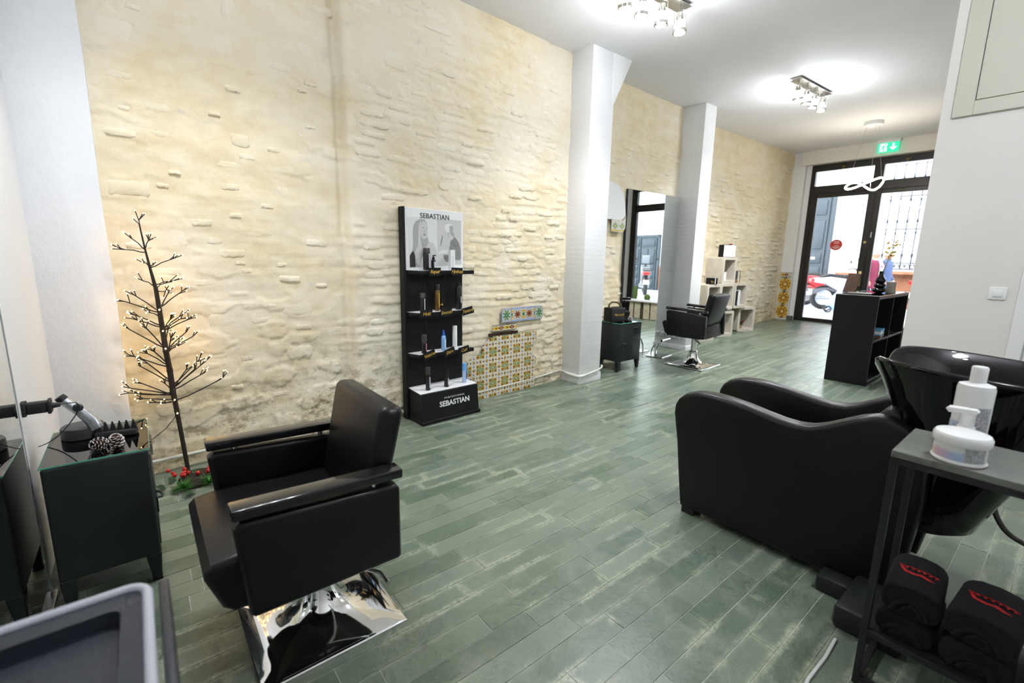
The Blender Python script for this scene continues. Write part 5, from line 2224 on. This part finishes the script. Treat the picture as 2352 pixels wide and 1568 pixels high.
# ================================================================== RECEPTION DESK
yd0 = 6.265
dsk = thing('reception_desk', 'black open-backed reception desk shelf with a glass top near the entrance', 'desk', (-1.58, yd0, fz(yd0) - .003), 0)
X0, X1, Y0_, Y1_, HZ = -.207, .203, 0, 1.33, 1.015
box_part('end_panel', 'blackmatte', dsk, X0, X1, 0, .03, 0, HZ)
box_part('end_panel', 'blackmatte', dsk, X0, X1, Y1_ - .03, Y1_, 0, HZ + .0)
box_part('front_panel', 'blackmatte', dsk, X0, X0 + .02, .03, Y1_ - .03, 0.0, HZ)
box_part('top_panel', 'blackmatte', dsk, X0 + .02, X1, .03, Y1_ - .03, HZ - .035, HZ)
box_part('bottom_panel', 'blackmatte', dsk, X0 + .02, X1, .03, Y1_ - .03, 0.03, .06)
box_part('divider', 'blackmatte', dsk, X0 + .02, X1, .635, .655, .06, HZ - .035)
for a, b in ((.03, .635), (.655, Y1_ - .03)):
    box_part('shelf', 'blackmatte', dsk, X0 + .02, X1, a, b, .495, .52)
box_part('glass_top', 'glasstop', dsk, X0 - .003, X1 + .003, -.003, Y1_ + .003, HZ + .001, HZ + .009, bev=0)
g = G()
g.box(X1 + .0035, X1 + .005, -.004, Y1_ + .004, HZ + .001, HZ + .009)
g.box(X0 - .004, X1 + .005, -.005, -.0035, HZ + .001, HZ + .009)
obj('glass_edge', g, mat('pale_glass_edge', (.5, .58, .52), .15), dsk)
dz0 = fz(yd0) - .003
DT = dz0 + HZ + .0095
t = thing('tablet_stand', 'dark brown tablet propped up on the reception desk', 'tablet', (-1.745, 6.55, DT), -20)
g = G()
g.hexa([(-.075, 0, 0), (.075, 0, 0), (.075, .012, 0), (-.075, .012, 0), (-.075, -.055 + .12, .225), (.075, .065, .225), (.075, .075, .22), (-.075, .075, .22)], .003, 1)
obj('screen', g, mat('brown_screen', (.08, .045, .035), .15), t)
g = G()
g.prism([(.01, 0), (.10, 0), (.055, .10), (.06, .17)], -.02, .02, 'x')
obj('easel_leg', g, 'blackmatte', t)
t = thing('ledger_book', 'thin closed folder lying on the glass desk top', 'folder', (-1.60, 6.42, DT), 12)
g = G()
g.box(-.11, .11, -.08, .08, 0, .014, .003, 1)
obj('cover', g, mat('folder_grey', (.20, .18, .17), .35), t)
t = thing('bubble_vase', 'black bubble-shaped vase with dried yellow flowers on the desk', 'vase', (-1.53, 6.88, DT), 0)
g = G()
pr = [(0, 0), (.03, 0), (.058, .014), (.066, .032), (.058, .052), (.040, .062), (.052, .072), (.060, .088), (.052, .106), (.036, .116), (.046, .126), (.054, .146), (.046, .168), (.028, .190), (.022, .21), (.022, .25), (.025, .256), (.019, .256), (.017, .22), (0, .20)]
g.lathe(pr, 32)
obj('vase_body', g, MT['ceramic'], t, smooth=60)
rgt = random.Random(5)
dry = mat('dried_yellow', (.52, .38, .08), .7)
stm = mat('dried_stem', (.40, .32, .14), .8)
for k in range(5):
    a = rgt.uniform(-.4, .5)
    top = Vector((.02 + rgt.uniform(-.03, .10), rgt.uniform(-.04, .06), rgt.uniform(.42, .62)))
    g = G()
    m_ = Vector((top.x * .4, top.y * .4, .36))
    g.tube([(0, 0, .22), m_, top], .0022, 5)
    s_ = obj('dried_stem', g, stm, t)
    for j in range(6):
        f = rgt.uniform(.35, 1)
        p = m_.lerp(top, f) + Vector((rgt.uniform(-.025, .025), rgt.uniform(-.025, .025), rgt.uniform(-.01, .02)))
        g = G()
        g.ball(p, rgt.uniform(.008, .013), 8, 6)
        obj('flower_head', g, dry, s_)
t = thing('woven_box', 'small grey woven pen box behind the black vase', 'box', (-1.45, 7.02, DT), 10)
box_part('woven_body', mat('woven_grey', (.32, .29, .24), .8, bmp=(160, .8)), t, -.045, .045, -.045, .045, 0, .135, bev=.004)
# inside the desk
bs1, bs2 = dz0 + .521, dz0 + .061
t = thing('spray_cleaner', 'blue cleaning liquid bottle with a red cap in the desk shelf', 'bottle', (-1.47, 7.10, bs1), 0)
g = G()
g.lathe([(0, 0), (.040, 0), (.044, .006), (.044, .17)], 20)
obj('blue_liquid', g, mat('blue_liquid', (.01, .05, .55), .15, coat=.5), t)
g = G()
g.lathe([(.044, .17), (.042, .20), (.025, .235), (.016, .25)], 20)
obj('bottle_shoulder', g, mat('clear_plastic', (.5, .52, .56), .15, coat=.4), t)
g = G()
g.lathe([(.018, .248), (.020, .252), (.020, .285), (.012, .31), (.008, .335), (0, .337)], 16)
obj('red_cap', g, mat('red_cap', (.60, .02, .015), .3), t)
t = thing('blue_box', 'blue and white product box on the desk shelf', 'box', (-1.46, 6.66, bs1), 6)
bb = box_part('carton_body', mat('blue_carton', (.10, .36, .62), .5), t, -.09, .075, -.16, .14, 0, .10, bev=.002)
box_part('white_band', 'white', bb, -.0915, .0765, -.161, -.02, .055, .085, bev=0)
box_part('brown_band', mat('brown_band', (.16, .10, .07), .5), bb, -.0917, .0767, -.1612, .141, .005, .04, bev=0)
t = thing('scissors_tray', 'low pile of scissors and small tools at the front of the desk shelf', 'tools', (-1.45, 6.40, bs1), 0)
g = G()
for k in range(2):
    cx = -.01 + .03 * k
    g.tube([(cx + .018 * math.cos(a), -.03 + .05 * k + .022 * math.sin(a), .008) for a in [i * math.pi / 8 for i in range(16)]], .005, 6, True)
g.tube([(0, .0, .008), (.01, .09, .01)], .006, 6)
obj('scissors', g, 'steel', t)
box_part('tray', 'rubber', t, -.06, .07, -.07, .11, 0, .004, bev=0)
t = thing('cardboard_folder', 'upright brown cardboard box in the lower part of the desk', 'box', (-1.41, 6.34, bs2), 0)
box_part('cardboard', mat('brown_cardboard', (.36, .22, .10), .8), t, -.12, .012, -.03, .02, 0, .40, bev=.002)
t = thing('blue_bottle', 'dark bottle with a blue cap in the lower far part of the desk', 'bottle', (-1.46, 7.02, bs2), 0)
g = G()
g.lathe([(0, 0), (.035, 0), (.038, .01), (.038, .22), (.02, .27)], 16)
obj('bottle_body', g, mat('dark_blue_plastic', (.01, .02, .10), .3), t)
g = G()
g.lathe([(.022, .265), (.024, .30), (0, .302)], 14)
obj('bottle_cap', g, K5, t)

# ================================================================== WASH UNIT
wu = thing('wash_unit', 'black shampoo chair with a ceramic basin in the right foreground', 'wash unit', (0, 0, 0))
prof = [(-1.30, .035), (-1.325, .2), (-1.355, .42), (-1.385, .58), (-1.382, .63), (-1.362, .672), (-1.325, .705), (-1.26, .728), (-1.18, .737), (-1.10, .735), (-1.0, .725), (-.9, .708), (-.82, .697), (-.76, .695), (-.70, .704), (-.64, .730), (-.58, .765), (-.52, .80), (-.47, .818), (-.42, .818), (-.36, .797), (-.31, .75), (-.275, .66), (-.27, .5), (-.29, .25), (-.32, .035)]
for y0, y1 in ((2.34, 2.445), (2.855, 2.96)):
    g = G()
    g.prism(prof, y0, y1, 'y', .022, 3)
    sp = obj('side_panel', g, 'vinyl', wu, smooth=50)
    for yy in (y0 + .012, y1 - .012):
        g = G()
        g.tube([(p[0] + (.006 if p[0] < -1.2 else -.0), yy, p[1] - .007) for p in prof[3:22]], .0035, 6)
        obj('piping', g, 'vinyl', sp)
    for xx in (-1.25, -.40):
        g = G()
        g.box(xx - .04, xx + .04, y0 + .01, y1 - .01, 0, .04, .004, 1)
        obj('foot', g, 'rubber', wu)
g = G()
g.hexa([(-1.22, 2.445, .30), (-.60, 2.445, .26), (-.60, 2.855, .26), (-1.22, 2.855, .30), (-1.24, 2.445, .46), (-.62, 2.445, .42), (-.62, 2.855, .42), (-1.24, 2.855, .46)], .03, 3)
obj('seat', g, 'vinyl', wu)
g = G()
g.hexa([(-.78, 2.445, .36), (-.62, 2.445, .30), (-.62, 2.855, .30), (-.78, 2.855, .36), (-.44, 2.43, .86), (-.32, 2.43, .80), (-.32, 2.87, .80), (-.44, 2.87, .86)], .035, 3)
obj('backrest', g, 'vinyl', wu)
g = G()
g.box(-1.20, -.34, 2.445, 2.855, .05, .28, .01, 1)
obj('seat_box', g, 'blackmatte', wu)
g = G()
g.box(-.56, -.44, 2.24, 2.34, .0, .075, .012, 2)
obj('floor_bracket', g, 'blackmetal', wu)
g = G()
g.box(-.44, -.22, 2.05, 2.36, .0, .10, .02, 2)
obj('pump_housing', g, 'blackmetal', wu)
# ceramic basin: rings from the foot to the rim and back inside
nb_ = 56
cy = 2.63
def ring(xl, xr, hw, zl, zr, ex, notch=0, flat=0):
    out = []
    cx, a = (xl + xr) / 2, (xr - xl) / 2
    for i in range(nb_):
        th = 2 * math.pi * i / nb_
        c, s = math.cos(th), math.sin(th)
        X = math.copysign(abs(c) ** ex, c)
        Yy = math.copysign(abs(s) ** ex, s)
        x_ = cx + a * X
        z_ = zl + (zr - zl) * (X + 1) / 2
        dn = abs(((th - math.pi + math.pi) % (2 * math.pi)) - math.pi)
        z_ -= notch * math.exp(-(dn / .34) ** 2)
        x_ += notch * .35 * math.exp(-(dn / .34) ** 2)
        out.append((x_, cy + hw * Yy, z_))
    return out
RG = [ring(-.43, -.17, .15, .315, .345, .7), ring(-.44, -.125, .18, .335, .375, .7), ring(-.44, -.075, .205, .46, .51, .75), ring(-.445, -.01, .23, .65, .66, .8), ring(-.455, .05, .27, .83, .82, .8), ring(-.52, .11, .305, .98, .95, .8, .03), ring(-.555, .135, .322, 1.05, 1.015, .8, .085), ring(-.557, .14, .326, 1.064, 1.028, .8, .09), ring(-.548, .133, .318, 1.070, 1.034, .8, .092), ring(-.535, .12, .308, 1.064, 1.028, .8, .09), ring(-.48, .085, .275, .98, .96, .82, .04), ring(-.42, .04, .23, .88, .87, .85), ring(-.34, -.02, .16, .81, .80, .9), ring(-.25, -.11, .07, .79, .785, 1)]
g = G()
g.grid(RG, closed_u=True)
g.poly(RG[-1])
g.poly(RG[0])
bs_ = obj('basin', g, 'ceramic', wu, recalc=True, smooth=80)
g = G()
g.lathe([(.0, .0), (.022, 0), (.024, .004), (.018, .006), (0, .004)], 18, (-.18, cy, .79))
obj('drain', g, 'chrome', bs_)
g = G()
g.box(-.48, -.36, cy - .10, cy + .10, .0, .36, .01, 2)
obj('pedestal', g, 'blackmatte', wu)
g = G()
g.tube(smooth_path([(-.11, 2.9, .56), (-.108, 2.9, .46), (-.10, 2.9, .37), (-.075, 2.9, .315), (-.045, 2.9, .28), (0, 2.9, .258), (.06, 2.9, .25), (.12, 2.9, .28), (.15, 2.9, .4), (.12, 2.88, .6)]), .011, 8)
hs = obj('shower_hose', g, mat('ribbed_hose', (.07, .065, .06), .3, .7, bmp=(300, .6)), wu)

# ================================================================== TROLLEY TABLE
tt = thing('side_table', 'narrow black metal side table with a grey top in the right foreground', 'table', (-.305, 1.815, 0), 0)
g = G()
g.box(0, .72, 0, .32, .845, .868, .002, 1)
obj('table_top', g, 'greytop', tt)
for xx in (0, .70):
    for yy in (0, .30):
        g = G()
        g.box(xx, xx + .02, yy, yy + .02, 0, .845, .001, 1)
        obj('leg', g, 'blackmetal', tt)
for z in (.015, .20, .825):
    for (a, b, c, d) in ((0.02, .70, 0, .02), (0.02, .70, .30, .32), (0, .02, .02, .30), (.70, .72, .02, .30)):
        if z == .015 and a == .02 and c == 0:
            pass
        g = G()
        g.box(a, b, c, d, z, z + .02, .001, 1)
        obj('rail', g, 'blackmetal', tt)
g = G()
g.box(.02, .70, .02, .30, .205, .222)
obj('lower_shelf', g, 'blackmetal', tt)
TZ = .868
lab_g = mat('grey_small_print', (.42, .42, .44), .5, var=(160, .35))
t = thing('pump_lid_bottle', 'tall white shampoo bottle at the back of the side table', 'bottle', (-.166, 2.055, TZ), 0)
g = G()
g.lathe([(0, 0), (.042, 0), (.045, .004), (.046, .195), (.043, .207), (.020, .215)], 32)
b1 = obj('body', g, 'whitegloss', t)
g = G()
g.lathe([(.020, .212), (.0205, .262), (.018, .266), (0, .267)], 24)
obj('cap', g, 'whitegloss', t)
g = G()
g.grid([[(.0466 * math.sin(a), -.0466 * math.cos(a), z) for a in [-.1 + i * .11 for i in range(13)]] for z in (.02, .14)])
obj('print_block', g, lab_g, b1)
g = G()
g.grid([[(.0466 * math.sin(a), -.0466 * math.cos(a), z) for a in [-1.5 + i * .11 for i in range(10)]] for z in (.03, .085)])
obj('colour_label', g, mat('pale_blue_label', (.45, .52, .66), .5), b1)
def rainbow(nt, u, v):
    c = mixc(nt, u.ramp(.0, .35), (.72, .60, .40), (.70, .45, .55))
    c = mixc(nt, u.ramp(.3, .9), c, (.38, .50, .72))
    c = mixc(nt, v.ramp(.45, .95), c, (.78, .78, .78))
    return c
rb = uvmat('rainbow_label', rainbow, .4)
t = thing('cream_jar', 'wide white cream jar with a rainbow label at the front of the side table', 'jar', (-.160, 1.882, TZ), 0)
g = G()
g.lathe([(0, 0), (.060, 0), (.064, .004), (.064, .008), (.060, .012), (.060, .062), (.05, .064)], 36)
b1 = obj('body', g, 'whitegloss', t)
g = G()
g.lathe([(.060, .060), (.066, .060), (.067, .064), (.067, .080), (.062, .088), (.02, .093), (0, .093)], 36)
obj('lid', g, 'whitegloss', t)
def arc_label(a0, a1, z0, z1, r, m, parent):
    n = 14
    V, F, uv = [], [], []
    for j, z in enumerate((z0, z1)):
        for i in range(n + 1):
            a = a0 + (a1 - a0) * i / n
            V.append((r * math.sin(a), -r * math.cos(a), z))
            uv.append((i / n, j))
    for i in range(n):
        F.append((i, i + 1, n + 2 + i, n + 1 + i))
    me = bpy.data.meshes.new('label')
    me.from_pydata(V, [], F)
    ul = me.uv_layers.new(name='UVMap')
    for lp in me.loops:
        ul.data[lp.index].uv = uv[lp.vertex_index]
    me.materials.append(m)
    return obj_me('paper_label', me, parent)
arc_label(-1.35, .25, .014, .05, .0606, rb, b1)
arc_label(.28, 1.2, .014, .055, .0606, lab_g, b1)
t = thing('pump_dispenser', 'small white pump dispenser between the jar and the tall bottle', 'dispenser', (-.165, 1.972, TZ), 0)
g = G()
g.lathe([(0, 0), (.02, 0), (.022, .004), (.022, .085), (.018, .09), (.018, .128), (0, .13)], 24)
obj('body', g, 'whitegloss', t)
g = G()
g.prism([(-.052, .134), (-.045, .142), (.018, .145), (.024, .138), (.018, .128), (-.02, .127), (-.044, .124)], -.016, .016, 'y', .004, 2)
obj('pump_head', g, 'whitegloss', t)


# towels
tw = mat('dark_navy_towel', (.0055, .0055, .009), .95, bmp=(260, .9, .004))
redt = mat('red_embroidery', (.55, .012, .010), .6)


def towel(label, loc, rz, w, h, L, rolls, logo=True):
    """folded towel: rounded stack with visible rolled layers on the front end"""
    t = thing('folded_towel', label, 'towel', loc, rz, 'folded towels on the side table')
    n = 20
    rows_ = []
    def sec(k):
        o = []
        for i in range(n):
            a = 2 * math.pi * i / n
            c, s = math.cos(a), math.sin(a)
            X = math.copysign(abs(c) ** .55, c) * w / 2 * k
            Z = h / 2 + math.copysign(abs(s) ** .62, s) * h / 2 * k + (.010 * math.cos(math.pi * X / w) if s > 0 else 0)
            o.append((X, max(Z, .002)))
        return o
    for yy, k in ((-.5, .90), (-.485, .97), (-.45, 1), (.45, 1), (.485, .97), (.5, .9)):
        rows_.append([(p[0], yy * L, p[1]) for p in sec(k)])
    g = G()
    g.grid(rows_, closed_u=True)
    g.poly(rows_[0])
    g.poly(rows_[-1])
    b_ = obj('towel_fold', g, tw, t, recalc=True, smooth=60)
    for k in range(rolls):
        g = G()
        f = 1 - (k + .6) / (rolls + .6)
        pts = []
        for i in range(13):
            a = math.pi * i / 12
            pts.append((-w * .40 * f + w * .80 * f * (i / 12) + (k % 2) * .004, -L * .5 - .002, h * (.12 + .20 * k / rolls) + h * .62 * f * math.sin(a) ** .7))
        g.tube(pts, .007, 8)
        obj('roll_edge', g, tw, b_)
    if logo:
        g = G()
        zt = h + .0105
        def zz(x): return h + .0115 * math.cos(math.pi * x / w) * .9 + .0005
        sw_ = [(-.30, .10), (-.22, -.10), (-.05, -.16), (.1, -.10), (.2, -.16), (.34, -.22), (.2, -.26), (.06, -.20), (-.08, -.25), (-.26, -.18), (-.34, .0)]
        V_ = [(p[0] * w * .9, p[1] * L * .55, zz(p[0] * w * .9)) for p in sw_]
        g.poly(V_)
        lg = obj('embroidery', g, redt, b_, smooth=0)
        lg['label'] = 'red embroidered swoosh and lettering'
        g = G()
        pts = []
        for i in range(64):
            f = i / 63
            x_ = (-.34 + .70 * f) * w
            pts.append((x_ + .006 * math.sin(f * 44), (.075 + .045 * math.cos(f * 44) * (1.6 if i < 8 else 1) - .05 * f) * L * .55, zz(x_) + .0004))
        g.tube(pts, .0017, 5)
        obj('embroidered_script', g, redt, b_)
    return t


SZ_ = .2225
towel('dark folded towel lying lowest at the left of the side table shelf', (-.205, 1.965, SZ_), 0, .150, .085, .24, 3, False)
towel('dark folded towel with red embroidery, on top at the left', (-.205, 1.96, SZ_ + .092), 4, .150, .100, .24, 2)
towel('dark folded towel lying lowest in the middle of the shelf', (-.035, 1.965, SZ_), 0, .165, .09, .24, 3, False)
towel('dark folded towel with red embroidery, on top in the middle', (-.030, 1.96, SZ_ + .098), -4, .165, .095, .24, 2)
towel('dark folded towel at the right end of the side table shelf', (.150, 1.96, SZ_), 2, .17, .10, .24, 3)
# floor cable and bolt
g = G()
g.tube([(-.40, 1.98, .004), (-.395, 1.85, .004), (-.40, 1.70, .004), (-.38, 1.5, .004)], .006, 6)
o = obj('floor_cable', g, 'whitegloss')
tag(o, 'short white cable on the floor beside the side table leg', 'cable')

# ================================================================== FOREGROUND TOOL TRAY
tr_ = thing('tool_trolley', 'grey tool trolley tray with a raised rim in the bottom left corner', 'trolley', (-.865, -.235, 0), 0)
traym = mat('slate_grey_plastic', (.016, .020, .029), .42, bmp=(300, .08))
rimm = mat('light_grey_rim', (.46, .48, .53), .35)
def rrect(x0, x1, y0, y1, r, n=6):
    o = []
    for (cx, cy_, a0) in ((x1 - r, y1 - r, 0), (x0 + r, y1 - r, 90), (x0 + r, y0 + r, 180), (x1 - r, y0 + r, 270)):
        for k in range(n + 1):
            a = R(a0 + 90 * k / n)
            o.append((cx + r * math.cos(a), cy_ + r * math.sin(a)))
    return o
ZR = .80
ou = rrect(-.225, .30, -.19, .188, .035)
inn = rrect(-.175, .25, -.15, .148, .02)
g = G()
g.grid([[(p[0], p[1], ZR - .03) for p in ou], [(p[0], p[1], ZR - .008) for p in ou], [(p[0] * .99, p[1] * .985, ZR - .006) for p in ou], [(p[0], p[1], ZR - .008) for p in inn], [(p[0] * .98, p[1] * .98, ZR - .035) for p in inn]], closed_u=True)
g.poly([(p[0] * .98, p[1] * .98, ZR - .035) for p in inn])
obj('tray', g, traym, tr_, recalc=True)
g = G()
g.tube([(p[0], p[1], ZR - .006) for p in ou], .009, 8, True)
obj('rim', g, rimm, tr_, smooth=80)
g = G()
g.box(-.22, .29, .205, .222, ZR - .08, ZR - .005, .004, 2)
obj('side_rail', g, traym, tr_)
for xx in (-.18, .25):
    for yy in (-.15, .15):
        g = G()
        g.cyl((xx, yy, .05), (xx, yy, ZR - .02), .012, n=12)
        lg = obj('leg', g, traym, tr_)
        g = G()
        g.cyl((xx - .012, yy, .025), (xx + .012, yy, .025), .025, n=16)
        obj('castor', g, 'rubber', lg)
g = G()
g.prism(rrect(-.2, .27, -.17, .17, .03), .30, .32, 'z')
obj('lower_tray', g, traym, tr_)
